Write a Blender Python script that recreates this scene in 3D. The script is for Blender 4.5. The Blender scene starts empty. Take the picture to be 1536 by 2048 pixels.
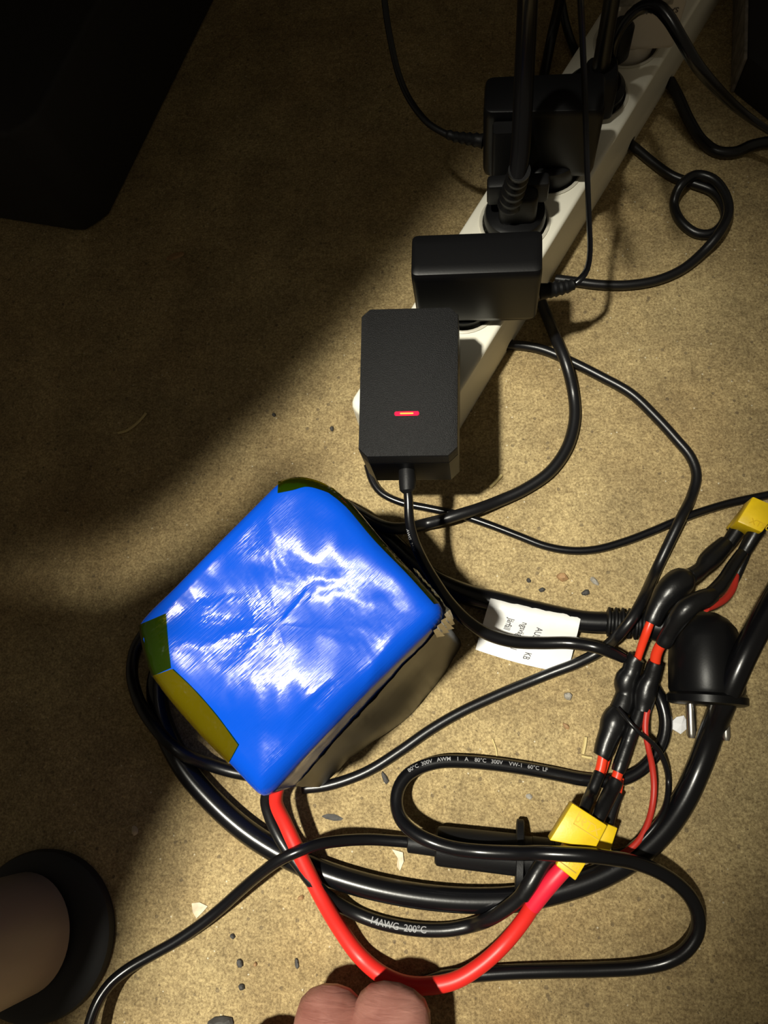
import bpy, bmesh, math, random
from mathutils import Vector, Matrix, noise
random.seed(7)
SC = bpy.context.scene
COL = SC.collection
S = 0.001                                   # everything below is written in millimetres

# ------------------------------------------------------------------ camera
CAMH, FPX, NX, NY = 430.0, 1450.0, 192.0, 416.0     # height over the floor, focal length, where straight-down falls
_D = Vector((NX, -NY, -FPX)).normalized()
_z = -_D
_y = Vector((0, 1, 0)); _y = (_y - _y.dot(_z) * _z).normalized()
_x = _y.cross(_z)
ROT = Matrix((_x, _y, _z))
cam_d = bpy.data.cameras.new('camera')
cam = bpy.data.objects.new('camera', cam_d); COL.objects.link(cam)
cam.matrix_world = Matrix.Translation((0, 0, CAMH * S)) @ ROT.to_4x4()
cam_d.sensor_fit = 'VERTICAL'; cam_d.sensor_height = 36.0
cam_d.lens = FPX / 2048.0 * 36.0
cam_d.clip_start = 0.01; cam_d.clip_end = 50
SC.camera = cam
# ------------------------------------------------------------------ world, lamp, exposure
w = bpy.data.worlds.new('dim_room'); SC.world = w; w.use_nodes = True
w.node_tree.nodes['Background'].inputs[0].default_value = (1.0, 0.86, 0.62, 1)
w.node_tree.nodes['Background'].inputs[1].default_value = 0.084
LAMP = Vector((-560, -200, 2200))
AIM = Vector((-94, -38, 0))
ld = bpy.data.lights.new('ceiling_spot', 'SPOT')
ld.energy = 385; ld.color = (1.0, 0.955, 0.82)
ld.spot_size = math.radians(12.2); ld.spot_blend = 1.0; ld.shadow_soft_size = 0.055
lo = bpy.data.objects.new('ceiling_spot', ld); COL.objects.link(lo)
_bz = (LAMP - AIM).normalized(); _bx = Vector((.49, .87, 0)); _bx = (_bx - _bx.dot(_bz) * _bz).normalized(); _by = _bz.cross(_bx)
lo.matrix_world = Matrix.Translation(LAMP * S) @ Matrix((_bx, _by, _bz)).transposed().to_4x4() @ Matrix.Diagonal((2.05, 1.0, 1.0, 1.0))   # an oval beam
SC.view_settings.view_transform = 'Standard'
SC.view_settings.look = 'None'
SC.view_settings.gamma = 1.0
SC.view_settings.use_curve_mapping = False
SC.view_settings.exposure = 0.0

# ------------------------------------------------------------------ helpers
def P(px, py, z=0.0):
    """the point at height z that the photograph shows at pixel px, py"""
    v = Vector((px - 768, -(py - 1024), -FPX))
    d = Vector((_x.dot(v), _y.dot(v), _z.dot(v)))
    t = (z - CAMH) / d.z
    return Vector((d.x * t, d.y * t, z))
def mm(wpx, z, px=768, py=1024):
    """size in mm of wpx pixels seen at px, py, height z"""
    a = P(px, py, z); b = P(px + 1, py, z)
    return wpx * (b - a).length
BASE = {}
def _props(o, label=None, cat=None, group=None, kind=None):
    if label: o['label'] = label
    if cat: o['category'] = cat
    if group: o['group'] = group
    if kind: o['kind'] = kind
    return o
def thing(name, label, cat, base, group=None):
    o = bpy.data.objects.new(name, None); COL.objects.link(o)
    o.empty_display_size = 0.01
    o.location = Vector(base) * S; BASE[o.name] = Vector(base)
    return _props(o, label, cat, group)
def obj(name, geo, mat, parent=None, base=None, sharp=35, label=None, cat=None, group=None, kind=None, mats=None):
    V, F = geo
    if parent is not None: b = BASE[parent.name]
    elif base is not None: b = Vector(base)
    else:
        xs = [v[0] for v in V]; ys = [v[1] for v in V]; zs = [v[2] for v in V]
        b = Vector(((min(xs) + max(xs)) / 2, (min(ys) + max(ys)) / 2, min(zs)))
    me = bpy.data.meshes.new(name)
    me.from_pydata([(Vector(v) - b) * S for v in V], [], F)
    bm = bmesh.new(); bm.from_mesh(me)
    bmesh.ops.recalc_face_normals(bm, faces=bm.faces)
    bm.to_mesh(me); bm.free()
    if sharp is None:
        pass
    else:
        me.polygons.foreach_set('use_smooth', [True] * len(me.polygons))
        me.set_sharp_from_angle(angle=math.radians(sharp))
    me.materials.append(mat)
    o = bpy.data.objects.new(name, me); COL.objects.link(o)
    if parent is not None: o.parent = parent
    else: o.location = b * S
    BASE[o.name] = b
    return _props(o, label, cat, group, kind)
def join(*gs):
    V, F = [], []
    for v, f in gs:
        n = len(V); V += list(v); F += [tuple(i + n for i in q) for q in f]
    return V, F
def loft(rings, cap0=True, cap1=True, closed=True):
    n = len(rings[0]); V = [p for r in rings for p in r]; F = []
    for k in range(len(rings) - 1):
        for i in range(n if closed else n - 1):
            j = (i + 1) % n
            F.append((k * n + i, k * n + j, (k + 1) * n + j, (k + 1) * n + i))
    if cap0: F.append(tuple(range(n - 1, -1, -1)))
    if cap1: F.append(tuple((len(rings) - 1) * n + i for i in range(n)))
    return V, F
def catmull(pts, step=2.2):
    """pts: vectors of any length (x, y, z, extra...); returns evenly resampled tuples"""
    pts = [tuple(p) for p in pts]
    if len(pts) == 2:
        pts = [pts[0], tuple((a + b) / 2 for a, b in zip(*pts)), pts[1]]
    ext = [tuple(2 * a - b for a, b in zip(pts[0], pts[1]))] + pts + [tuple(2 * a - b for a, b in zip(pts[-1], pts[-2]))]
    out = []
    for i in range(1, len(ext) - 2):
        p0, p1, p2, p3 = ext[i - 1:i + 3]
        d = math.dist(p1[:3], p2[:3])
        t0 = 0; t1 = t0 + max(math.dist(p0[:3], p1[:3]), 1e-4) ** .5
        t2 = t1 + max(d, 1e-4) ** .5; t3 = t2 + max(math.dist(p2[:3], p3[:3]), 1e-4) ** .5
        m = max(2, int(d / step))
        for k in range(m):
            t = t1 + (t2 - t1) * k / m
            q = []
            for a, b, c, e in zip(p0, p1, p2, p3):
                A1 = (t1 - t) / (t1 - t0) * a + (t - t0) / (t1 - t0) * b
                A2 = (t2 - t) / (t2 - t1) * b + (t - t1) / (t2 - t1) * c
                A3 = (t3 - t) / (t3 - t2) * c + (t - t2) / (t3 - t2) * e
                B1 = (t2 - t) / (t2 - t0) * A1 + (t - t0) / (t2 - t0) * A2
                B2 = (t3 - t) / (t3 - t1) * A2 + (t - t1) / (t3 - t1) * A3
                q.append((t2 - t) / (t2 - t1) * B1 + (t - t1) / (t2 - t1) * B2)
            out.append(tuple(q))
    out.append(pts[-1])
    return out
def sweep(path, seg=12, squash=1.0, two=0.0):
    """path of (x, y, z, r): a round tube; two > 0 makes a figure-of-eight twin flex"""
    n = len(path); c = [Vector(p[:3]) for p in path]; rings = []
    for i in range(n):
        t = (c[min(i + 1, n - 1)] - c[max(i - 1, 0)])
        t = t.normalized() if t.length > 1e-6 else Vector((1, 0, 0))
        ref = Vector((0, 0, 1)) if abs(t.z) < .95 else Vector((0, 1, 0))
        if i == 0: side = ref.cross(t).normalized()
        else:
            side = (side - side.dot(t) * t)
            side = side.normalized() if side.length > 1e-6 else ref.cross(t).normalized()
        up = t.cross(side); r = path[i][3]; ring = []
        for k in range(seg):
            a = 2 * math.pi * k / seg
            rr = r * (1 + two * abs(math.cos(a)) ** 2)
            ring.append(c[i] + side * math.cos(a) * rr + up * math.sin(a) * r * squash)
        rings.append(ring)
    return loft(rings)
def pix(pts, r=None):
    """[(px, py, z[, width_px])] -> [(x, y, z, r_mm)]"""
    out = []
    for p in pts:
        q = P(p[0], p[1], p[2])
        rr = mm(p[3], p[2], p[0], p[1]) / 2 if len(p) > 3 else r
        out.append((q.x, q.y, q.z, rr))
    return out
def cable(pts, r=None, step=2.2, seg=12, **k):
    return sweep(catmull(pix(pts, r), step), seg, **k)
def lathe(p0, axis, prof, seg=32, ref=None):
    """prof: [(t along axis, radius)]"""
    axis = Vector(axis).normalized(); p0 = Vector(p0)
    a = Vector((0, 0, 1)) if abs(axis.z) < .9 else Vector((1, 0, 0))
    if ref is not None: a = Vector(ref)
    s = a.cross(axis).normalized(); u = axis.cross(s)
    return loft([[p0 + axis * t + (s * math.cos(2 * math.pi * k / seg) + u * math.sin(2 * math.pi * k / seg)) * r for k in range(seg)] for t, r in prof])
def bevelled(geo, off, seg=2, sel=None):
    V, F = geo
    bm = bmesh.new(); vs = [bm.verts.new(v) for v in V]
    for f in F: bm.faces.new([vs[i] for i in f])
    bmesh.ops.recalc_face_normals(bm, faces=bm.faces)
    ed = [e for e in bm.edges if (sel is None or sel(e))]
    if off > 0: bmesh.ops.bevel(bm, geom=ed, offset=off, segments=seg, profile=.5, affect='EDGES', clamp_overlap=True)
    bm.verts.ensure_lookup_table(); bm.verts.index_update()
    V2 = [v.co.copy() for v in bm.verts]; F2 = [tuple(v.index for v in f.verts) for f in bm.faces]
    bm.free()
    return V2, F2
def prism(poly, z0, z1, bev=0, seg=2, top=None):
    a = [Vector((p[0], p[1], z0)) for p in poly]
    b = [Vector((p[0], p[1], z1)) for p in (top or poly)]
    g = loft([a, b])
    return bevelled(g, bev, seg) if bev else g
def box(c, ux, uy, uz, sx, sy, sz, bev=0, seg=2):
    c, ux, uy, uz = Vector(c), Vector(ux).normalized(), Vector(uy).normalized(), Vector(uz).normalized()
    r = [[c + ux * sx / 2 * a + uy * sy / 2 * b + uz * sz / 2 * k for a, b in ((-1, -1), (1, -1), (1, 1), (-1, 1))] for k in (-1, 1)]
    g = loft(r)
    return bevelled(g, bev, seg) if bev else g
def rrect(cx, cy, sx, sy, r, ang=0, n=5):
    out = []; ca, sa = math.cos(ang), math.sin(ang)
    for qx, qy, a0 in ((1, 1, 0), (-1, 1, 90), (-1, -1, 180), (1, -1, 270)):
        for k in range(n + 1):
            a = math.radians(a0 + 90 * k / n)
            x = qx * (sx / 2 - r) + r * math.cos(a); y = qy * (sy / 2 - r) + r * math.sin(a)
            out.append((cx + x * ca - y * sa, cy + x * sa + y * ca))
    return out
def text_geo(s, size, heavy=.012):
    cu = bpy.data.curves.new('t', 'FONT'); cu.body = s; cu.size = size; cu.align_x = 'LEFT'
    cu.resolution_u = 3; cu.offset = size * heavy
    o = bpy.data.objects.new('t', cu); COL.objects.link(o)
    dg = bpy.context.evaluated_depsgraph_get()
    me = bpy.data.meshes.new_from_object(o.evaluated_get(dg))
    bm = bmesh.new(); bm.from_mesh(me)
    bmesh.ops.triangulate(bm, faces=bm.faces)
    bmesh.ops.subdivide_edges(bm, edges=[e for e in bm.edges if e.calc_length() > size * .35], cuts=1)
    bm.verts.index_update()
    V = [(v.co.x, v.co.y) for v in bm.verts]; F = [tuple(v.index for v in f.verts) for f in bm.faces]
    bm.free(); bpy.data.objects.remove(o); bpy.data.curves.remove(cu); bpy.data.meshes.remove(me)
    return V, F
def text_map(s, size, fn):
    V, F = text_geo(s, size)
    return [fn(x, y) for x, y in V], F
def text_tube(s, size, path, start, tilt=0.0, lift=.12):
    """lettering printed on the upper side of a swept cable"""
    c = [Vector(p[:3]) for p in path]; L = [0]
    for i in range(1, len(c)): L.append(L[-1] + (c[i] - c[i - 1]).length)
    def fn(x, y):
        d = start + x; i = 0
        while i < len(L) - 2 and L[i + 1] < d: i += 1
        f = min(max((d - L[i]) / max(L[i + 1] - L[i], 1e-6), 0), 1)
        p = c[i].lerp(c[i + 1], f)
        t = (c[min(i + 2, len(c) - 1)] - c[max(i - 1, 0)]).normalized()
        side = Vector((0, 0, 1)).cross(t).normalized(); up = t.cross(side)
        r = path[i][3]; a = tilt + (y - size * .35) / r
        return p + (side * math.sin(a) + up * math.cos(a)) * (r + lift)
    return text_map(s, size, fn)
# ------------------------------------------------------------------ materials
def nodes(name):
    m = bpy.data.materials.new(name); m.use_nodes = True
    nt = m.node_tree; b = nt.nodes['Principled BSDF']
    return m, nt, b
def N(nt, t, **kw):
    n = nt.nodes.new(t)
    for k, v in kw.items():
        if k in n.inputs: n.inputs[k].default_value = v
        else: setattr(n, k, v)
    return n
def mat(name, col, rough=.5, metal=0, bump=0, bscale=400, var=0, vscale=30, coat=0, spec=None, emit=None, estr=0, stretch=None):
    m, nt, b = nodes(name)
    b.inputs['Base Color'].default_value = (*col, 1); b.inputs['Roughness'].default_value = rough
    b.inputs['Metallic'].default_value = metal; b.inputs['Coat Weight'].default_value = coat
    b.inputs['Coat Roughness'].default_value = .15
    if spec is not None: b.inputs['Specular IOR Level'].default_value = spec
    tc = N(nt, 'ShaderNodeTexCoord'); src = tc.outputs['Object']
    if stretch:
        mp = N(nt, 'ShaderNodeMapping'); mp.inputs['Scale'].default_value = stretch
        nt.links.new(src, mp.inputs[0]); src = mp.outputs[0]
    if bump:
        n = N(nt, 'ShaderNodeTexNoise', Scale=bscale, Detail=4.0); nt.links.new(src, n.inputs['Vector'])
        bp = N(nt, 'ShaderNodeBump', Strength=bump, Distance=.0006)
        nt.links.new(n.outputs['Fac'], bp.inputs['Height']); nt.links.new(bp.outputs[0], b.inputs['Normal'])
    if var:
        n = N(nt, 'ShaderNodeTexNoise', Scale=vscale, Detail=5.0); nt.links.new(src, n.inputs['Vector'])
        r = N(nt, 'ShaderNodeValToRGB')
        r.color_ramp.elements[0].position = .3; r.color_ramp.elements[1].position = .7
        r.color_ramp.elements[0].color = (*[c * (1 - var) for c in col], 1)
        r.color_ramp.elements[1].color = (*[min(1, c * (1 + var)) for c in col], 1)
        nt.links.new(n.outputs['Fac'], r.inputs[0]); nt.links.new(r.outputs[0], b.inputs['Base Color'])
    if emit:
        b.inputs['Emission Color'].default_value = (*emit, 1); b.inputs['Emission Strength'].default_value = estr
    return m
M = {}
M['rubber'] = mat('black_cable_rubber', (.005, .005, .006), .34, bump=.05, bscale=900)
M['pvc'] = mat('glossy_black_cable', (.004, .004, .005), .25, bump=.03, bscale=600)
M['matte'] = mat('matte_black_plastic', (.006, .006, .0065), .5, bump=.12, bscale=900, spec=.24)
M['texture'] = mat('grained_black_plastic', (.008, .008, .0085), .5, bump=.85, bscale=2000, spec=.30)
M['satin'] = mat('satin_black_plastic', (.0045, .0045, .005), .36, bump=.03, bscale=800, spec=.22)
M['shrink'] = mat('black_heat_shrink', (.005, .005, .0055), .33, bump=.25, bscale=260)
M['red'] = mat('red_silicone', (.72, .022, .016), .42, bump=.04, bscale=500)
M['pink'] = mat('pinkish_red_sleeve', (.80, .015, .045), .45, bump=.04, bscale=500)
M['dull_red'] = mat('dull_red_wire', (.50, .030, .018), .45, bump=.05, bscale=500)
M['orange'] = mat('orange_red_wire', (.78, .045, .014), .35, bump=.05, bscale=500)
M['yellow'] = mat('yellow_nylon', (.82, .56, .006), .42, bump=.10, bscale=500, var=.10, vscale=120)
M['white'] = mat('white_plastic', (.88, .85, .72), .42, bump=.04, bscale=700)
M['white2'] = mat('greyish_white_plastic', (.62, .57, .50), .45)
M['paper'] = mat('white_label_paper', (.80, .80, .78), .35, bump=.2, bscale=160)
M['ink'] = mat('grey_ink', (.07, .07, .085), .6)
M['darkink'] = mat('dark_brown_ink', (.06, .04, .04), .6)
M['print'] = mat('white_cable_print', (.30, .30, .31), .6)
M['metal'] = mat('nickel_contact', (.75, .72, .66), .25, metal=1)
M['gold'] = mat('gold_contact', (.95, .72, .30), .25, metal=1)
M['led'] = mat('red_status_light', (.5, .0, .02), .3, emit=(1.0, .006, .03), estr=2.2)
M['ledcore'] = mat('red_light_core', (.8, .1, .02), .3, emit=(1.0, .16, .02), estr=4.0)
M['leg'] = mat('brown_lacquered_wood', (.30, .25, .195), .42, bump=.05, bscale=30, var=.25, vscale=14, stretch=(1, 1, .15))
M['board'] = mat('brown_desk_board', (.10, .07, .045), .6, var=.3, vscale=8, stretch=(.1, 1, 1))
M['foot'] = mat('black_rubber_foot', (.016, .016, .017), .6, bump=.1, bscale=300)
M['box'] = mat('black_vinyl_box', (.010, .009, .008), .7, bump=.3, bscale=500)
M['scuff'] = mat('scuffed_grey_side', (.20, .18, .155), .7, bump=.6, bscale=220, var=.45, vscale=160)
M['hole'] = mat('dark_contact_hole', (.02, .02, .02), .8)
M['socket'] = mat('socket_well_plastic', (.62, .59, .49), .4)
M['insul'] = mat('grey_insulation_card', (.010, .009, .008), .32, spec=.16, bump=.25, bscale=30)
M['clear'] = mat('brown_tinted_film', (.07, .055, .034), .3, spec=.25, bump=.6, bscale=60)
M['crinkle'] = mat('crinkled_amber_tape', (.42, .36, .20), .26, coat=.6, bump=.5, bscale=120, var=.35, vscale=200)
M['straw'] = mat('pale_straw', (.62, .50, .22), .7, bump=.3, bscale=400)
M['stone_b'] = mat('brown_stone', (.34, .20, .09), .7, bump=.5, bscale=500, var=.3, vscale=300)
M['stone_g'] = mat('grey_stone', (.30, .28, .24), .7, bump=.5, bscale=500, var=.3, vscale=300)
M['stone_d'] = mat('dark_grit', (.045, .042, .038), .7, bump=.5, bscale=500, var=.3, vscale=300)
M['flake'] = mat('pale_flake', (.55, .45, .30), .5, var=.3, vscale=200)
M['scrap'] = mat('white_paper_scrap', (.82, .82, .84), .7, bump=.3, bscale=300)
# concrete
def concrete():
    m, nt, b = nodes('bare_concrete'); L = nt.links.new
    tc = N(nt, 'ShaderNodeTexCoord'); o = tc.outputs['Object']
    def noise_(sc, det=4.0, rough=.6):
        n = N(nt, 'ShaderNodeTexNoise', Scale=sc, Detail=det, Roughness=rough); L(o, n.inputs['Vector']); return n.outputs['Fac']
    def ramp(x, a, b_, ca, cb):
        r = N(nt, 'ShaderNodeValToRGB'); e = r.color_ramp.elements
        e[0].position = a; e[1].position = b_; e[0].color = (*ca, 1); e[1].color = (*cb, 1)
        L(x, r.inputs[0]); return r.outputs[0]
    def mix(f, a, b_, mode='MIX', fac=1.0):
        n = N(nt, 'ShaderNodeMix', data_type='RGBA', blend_type=mode)
        n.inputs[0].default_value = fac
        if f is not None: L(f, n.inputs[0])
        L(a, n.inputs[6]); L(b_, n.inputs[7]); return n.outputs[2]
    base = ramp(noise_(9, 6), .33, .68, (.37, .29, .155), (.47, .395, .225))
    patch = ramp(noise_(28, 6, .68), .35, .66, (.76, .74, .71), (1.16, 1.14, 1.09))
    c = mix(None, base, patch, 'MULTIPLY')
    fine = ramp(noise_(700, 3, .75), .34, .66, (.56, .51, .44), (1.34, 1.31, 1.26))
    c = mix(None, c, fine, 'MULTIPLY')
    grain = ramp(noise_(240, 4, .7), .36, .62, (.76, .73, .68), (1.15, 1.14, 1.11))
    c = mix(None, c, grain, 'MULTIPLY')
    # pits and specks
    def specks(scale, thr, keep):
        v = N(nt, 'ShaderNodeTexVoronoi', Scale=scale); L(o, v.inputs['Vector'])
        wob = N(nt, 'ShaderNodeMath', operation='ADD'); L(v.outputs['Distance'], wob.inputs[0])
        nz = N(nt, 'ShaderNodeMath', operation='MULTIPLY'); L(noise_(scale * 5, 2), nz.inputs[0]); nz.inputs[1].default_value = .16
        L(nz.outputs[0], wob.inputs[1])
        a = N(nt, 'ShaderNodeMath', operation='LESS_THAN'); L(wob.outputs[0], a.inputs[0]); a.inputs[1].default_value = thr
        sep = N(nt, 'ShaderNodeSeparateColor'); L(v.outputs['Color'], sep.inputs[0])
        k = N(nt, 'ShaderNodeMath', operation='LESS_THAN'); L(sep.outputs[0], k.inputs[0]); k.inputs[1].default_value = keep
        mm_ = N(nt, 'ShaderNodeMath', operation='MULTIPLY'); L(a.outputs[0], mm_.inputs[0]); L(k.outputs[0], mm_.inputs[1])
        return mm_.outputs[0]
    s1 = specks(150, .24, .30); s2 = specks(420, .25, .22); s3 = specks(300, .22, .06)
    dark = N(nt, 'ShaderNodeRGB'); dark.outputs[0].default_value = (.085, .062, .04, 1)
    pale = N(nt, 'ShaderNodeRGB'); pale.outputs[0].default_value = (.72, .66, .50, 1)
    def scaled(x, k):
        n = N(nt, 'ShaderNodeMath', operation='MULTIPLY'); L(x, n.inputs[0]); n.inputs[1].default_value = k; return n.outputs[0]
    c = mix(scaled(s1, .55), c, dark.outputs[0]); c = mix(scaled(s2, .6), c, dark.outputs[0]); c = mix(scaled(s3, .8), c, pale.outputs[0])
    stain = ramp(noise_(3.2, 5, .6), .52, .70, (1, 1, 1), (.80, .74, .66))
    c = mix(None, c, stain, 'MULTIPLY')
    L(c, b.inputs['Base Color'])
    b.inputs['Roughness'].default_value = .62; b.inputs['Specular IOR Level'].default_value = .35
    h1 = N(nt, 'ShaderNodeBump', Strength=.9, Distance=.0012); L(noise_(520, 4, .75), h1.inputs['Height'])
    h2 = N(nt, 'ShaderNodeBump', Strength=.5, Distance=.002); L(noise_(90, 4), h2.inputs['Height']); L(h1.outputs[0], h2.inputs['Normal'])
    pit = N(nt, 'ShaderNodeBump', Strength=.6, Distance=.0006, invert=True); L(s1, pit.inputs['Height']); L(h2.outputs[0], pit.inputs['Normal'])
    L(pit.outputs[0], b.inputs['Normal'])
    return m
M['floor'] = concrete()
def film():
    m, nt, b = nodes('blue_shrink_film'); L = nt.links.new
    tc = N(nt, 'ShaderNodeTexCoord'); o = tc.outputs['Object']
    b.inputs['Base Color'].default_value = (.002, .066, .53, 1)
    # rubbed, hazy zones and smooth zones
    n = N(nt, 'ShaderNodeTexNoise', Scale=24.0, Detail=5.0, Roughness=.62); L(o, n.inputs['Vector'])
    r = N(nt, 'ShaderNodeMapRange'); r.inputs[1].default_value = .40; r.inputs[2].default_value = .62
    r.inputs[3].default_value = .11; r.inputs[4].default_value = .27
    L(n.outputs['Fac'], r.inputs[0]); L(r.outputs[0], b.inputs['Roughness'])
    mr = N(nt, 'ShaderNodeMapping'); mr.inputs['Rotation'].default_value = (0, 0, math.radians(-44)); L(o, mr.inputs[0])
    mp = N(nt, 'ShaderNodeMapping'); mp.inputs['Scale'].default_value = (45, 1500, 300)
    L(mr.outputs[0], mp.inputs[0])
    sc = N(nt, 'ShaderNodeTexNoise', Scale=1.0, Detail=3.0, Roughness=.7); L(mp.outputs[0], sc.inputs['Vector'])
    b1 = N(nt, 'ShaderNodeBump', Strength=.22, Distance=.0006); L(sc.outputs['Fac'], b1.inputs['Height'])
    wr = N(nt, 'ShaderNodeTexNoise', Scale=26.0, Detail=3.0, Distortion=.8); L(o, wr.inputs['Vector'])
    b2 = N(nt, 'ShaderNodeBump', Strength=.13, Distance=.006); L(wr.outputs['Fac'], b2.inputs['Height']); L(b1.outputs[0], b2.inputs['Normal'])
    L(b2.outputs[0], b.inputs['Normal'])
    b.inputs['Specular IOR Level'].default_value = .21; b.inputs['Coat Weight'].default_value = .08; b.inputs['Coat Roughness'].default_value = .30
    L(b1.outputs[0], b.inputs['Coat Normal'])
    return m
M['film'] = film()
def amber(name='amber_polyimide_tape', dcol=(.04, .055, .002, 1), k=.22):
    m = bpy.data.materials.new(name); m.use_nodes = True
    nt = m.node_tree; nt.nodes.clear(); L = nt.links.new
    out = N(nt, 'ShaderNodeOutputMaterial'); t = N(nt, 'ShaderNodeBsdfTransparent'); t.inputs[0].default_value = (.62, .52, .02, 1)
    d = N(nt, 'ShaderNodeBsdfDiffuse'); d.inputs[0].default_value = dcol
    g = N(nt, 'ShaderNodeBsdfGlossy'); g.inputs['Roughness'].default_value = .12
    tc = N(nt, 'ShaderNodeTexCoord'); n = N(nt, 'ShaderNodeTexNoise', Scale=90.0, Detail=3.0); L(tc.outputs['Object'], n.inputs['Vector'])
    bp = N(nt, 'ShaderNodeBump', Strength=.5, Distance=.003); L(n.outputs['Fac'], bp.inputs['Height']); L(bp.outputs[0], g.inputs['Normal'])
    m1 = N(nt, 'ShaderNodeMixShader'); m1.inputs[0].default_value = k; L(t.outputs[0], m1.inputs[1]); L(d.outputs[0], m1.inputs[2])
    fr = N(nt, 'ShaderNodeFresnel'); L(bp.outputs[0], fr.inputs['Normal'])
    m2 = N(nt, 'ShaderNodeMixShader'); L(fr.outputs[0], m2.inputs[0]); L(m1.outputs[0], m2.inputs[1]); L(g.outputs[0], m2.inputs[2])
    L(m2.outputs[0], out.inputs[0])
    return m
M['amber'] = amber()
M['amber2'] = amber('amber_tape_over_dark', (.17, .12, .002, 1), .42)
def skin():
    m, nt, b = nodes('bare_skin'); L = nt.links.new
    tc = N(nt, 'ShaderNodeTexCoord'); o = tc.outputs['Object']
    n = N(nt, 'ShaderNodeTexNoise', Scale=60.0, Detail=5.0); L(o, n.inputs['Vector'])
    r = N(nt, 'ShaderNodeValToRGB'); e = r.color_ramp.elements
    e[0].position = .35; e[1].position = .68; e[0].color = (.27, .105, .080, 1); e[1].color = (.40, .185, .145, 1)
    L(n.outputs['Fac'], r.inputs[0]); L(r.outputs[0], b.inputs['Base Color'])
    b.inputs['Roughness'].default_value = .5
    b.inputs['Subsurface Weight'].default_value = .12; b.inputs['Subsurface Radius'].default_value = (.004, .002, .001)
    mp = N(nt, 'ShaderNodeMapping'); mp.inputs['Scale'].default_value = (70, 420, 120); L(o, mp.inputs[0])
    w_ = N(nt, 'ShaderNodeTexNoise', Scale=1.0, Detail=3.0, Distortion=.6); L(mp.outputs[0], w_.inputs['Vector'])
    b1 = N(nt, 'ShaderNodeBump', Strength=.35, Distance=.0012); L(w_.outputs['Fac'], b1.inputs['Height'])
    L(b1.outputs[0], b.inputs['Normal'])
    return m
M['skin'] = skin()

# ------------------------------------------------------------------ floor
fl = obj('floor', ([(-1500, -1500, 0), (1500, -1500, 0), (1500, 1500, 0), (-1500, 1500, 0)], [(0, 1, 2, 3)]), M['floor'], base=(0, 0, 0), kind='structure')
fl['label'] = 'bare tan concrete floor with grit and small pits'

# ------------------------------------------------------------------ desk: leg in the picture, unseen boards overhead shaped to shade the floor
def up_to(sx, sy, z=700):
    s = Vector((sx, sy, 0)); q = LAMP + (s - LAMP) * ((LAMP.z - z) / LAMP.z); return (q.x, q.y)
desk = thing('desk', 'desk on a splayed brown round leg with a black foot disc', 'desk', (-250, -122, 0))
def under(pts): return [up_to(*P(*p)[:2]) for p in pts]
back = under([(-300, 1080), (0, 1080), (200, 1085), (330, 1010), (430, 920), (540, 820), (640, 700), (720, 590), (800, 460), (880, 330), (1000, 100)]) + [(60, 640), (60, 1100), (-1200, 1100)]
obj('shade_board', prism(back, 700, 722, 2), M['board'], desk)  # unseen tabletop, its edge traced back from the shadow on the floor
front = under([(-300, 1150), (0, 1150), (200, 1165), (340, 1090), (450, 1000), (560, 900), (600, 960), (520, 1300), (440, 1540), (350, 1690), (292, 1830), (250, 1960), (120, 2200), (-300, 2300)])
obj('shade_board', prism(front, 700, 722, 2), M['board'], desk)  # second unseen board, added and cut to cast the lower left shadow
obj('ambient_blocker', prism([(-640, 660), (300, 660), (300, 678), (-640, 678)], 0, 700, 2), M['board'], desk)  # added out of view to block ambient light over the far floor
foot_c = P(75, 1870, 4)
lg0 = P(48, 1866, 8); lg0 = Vector((lg0.x, lg0.y, 7)); lg1 = Vector((lg0.x - 118, lg0.y - 10, 700))
lg = obj('leg', lathe(lg0, lg1 - lg0, [(0, 29.5), (2, 31), (120, 33), (350, 38), (700, 44)], 48), M['leg'], desk)
obj('foot_disc', lathe((foot_c.x, foot_c.y, 0), (0, 0, 1), [(0, 43.5), (3, 44), (6, 43), (7.5, 40), (8, 34), (8, 10)], 64), M['foot'], lg)

# ------------------------------------------------------------------ black box upper left, case upper right
q = [P(*a)[:2] for a in ((-300, 395, 0), (0, 440, 0), (150, 464, 0))]
c1 = P(166, 467, 0); c2 = P(222, 430, 0)
eb = thing('equipment_box', 'large black box standing in deep shadow at the far left', 'box', (-380, 420, 0))
poly = [q[0], q[1], q[2], (c1.x + 3, c1.y + 1), (c2.x - 6, c2.y - 6), (c2.x, c2.y), (c2.x + 62, c2.y + 205), (-620, 640)]
obj('body', prism(poly, 0, 95, 4, 3), M['box'], eb)
ec = thing('electronics_case', 'low black case with scuffed grey side beyond the strip', 'case', (210, 450, 0))
k0, k1, k2 = P(1464, 187), P(1470, -34), P(1560, 262)
obj('body', prism([(k0.x + 1, k0.y), (k2.x, k2.y), (k2.x + 60, k2.y - 20), (k2.x + 80, k1.y), (k1.x + 1, k1.y)], 0, 29, 1.5), M['box'], ec)
obj('side_panel', prism([(k0.x - 1.4, k0.y), (k0.x + 1, k0.y), (k1.x + 1, k1.y), (k1.x - 1.4, k1.y)], 1, 28, .6), M['scuff'], ec, label='scuffed grey side panel')

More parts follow.
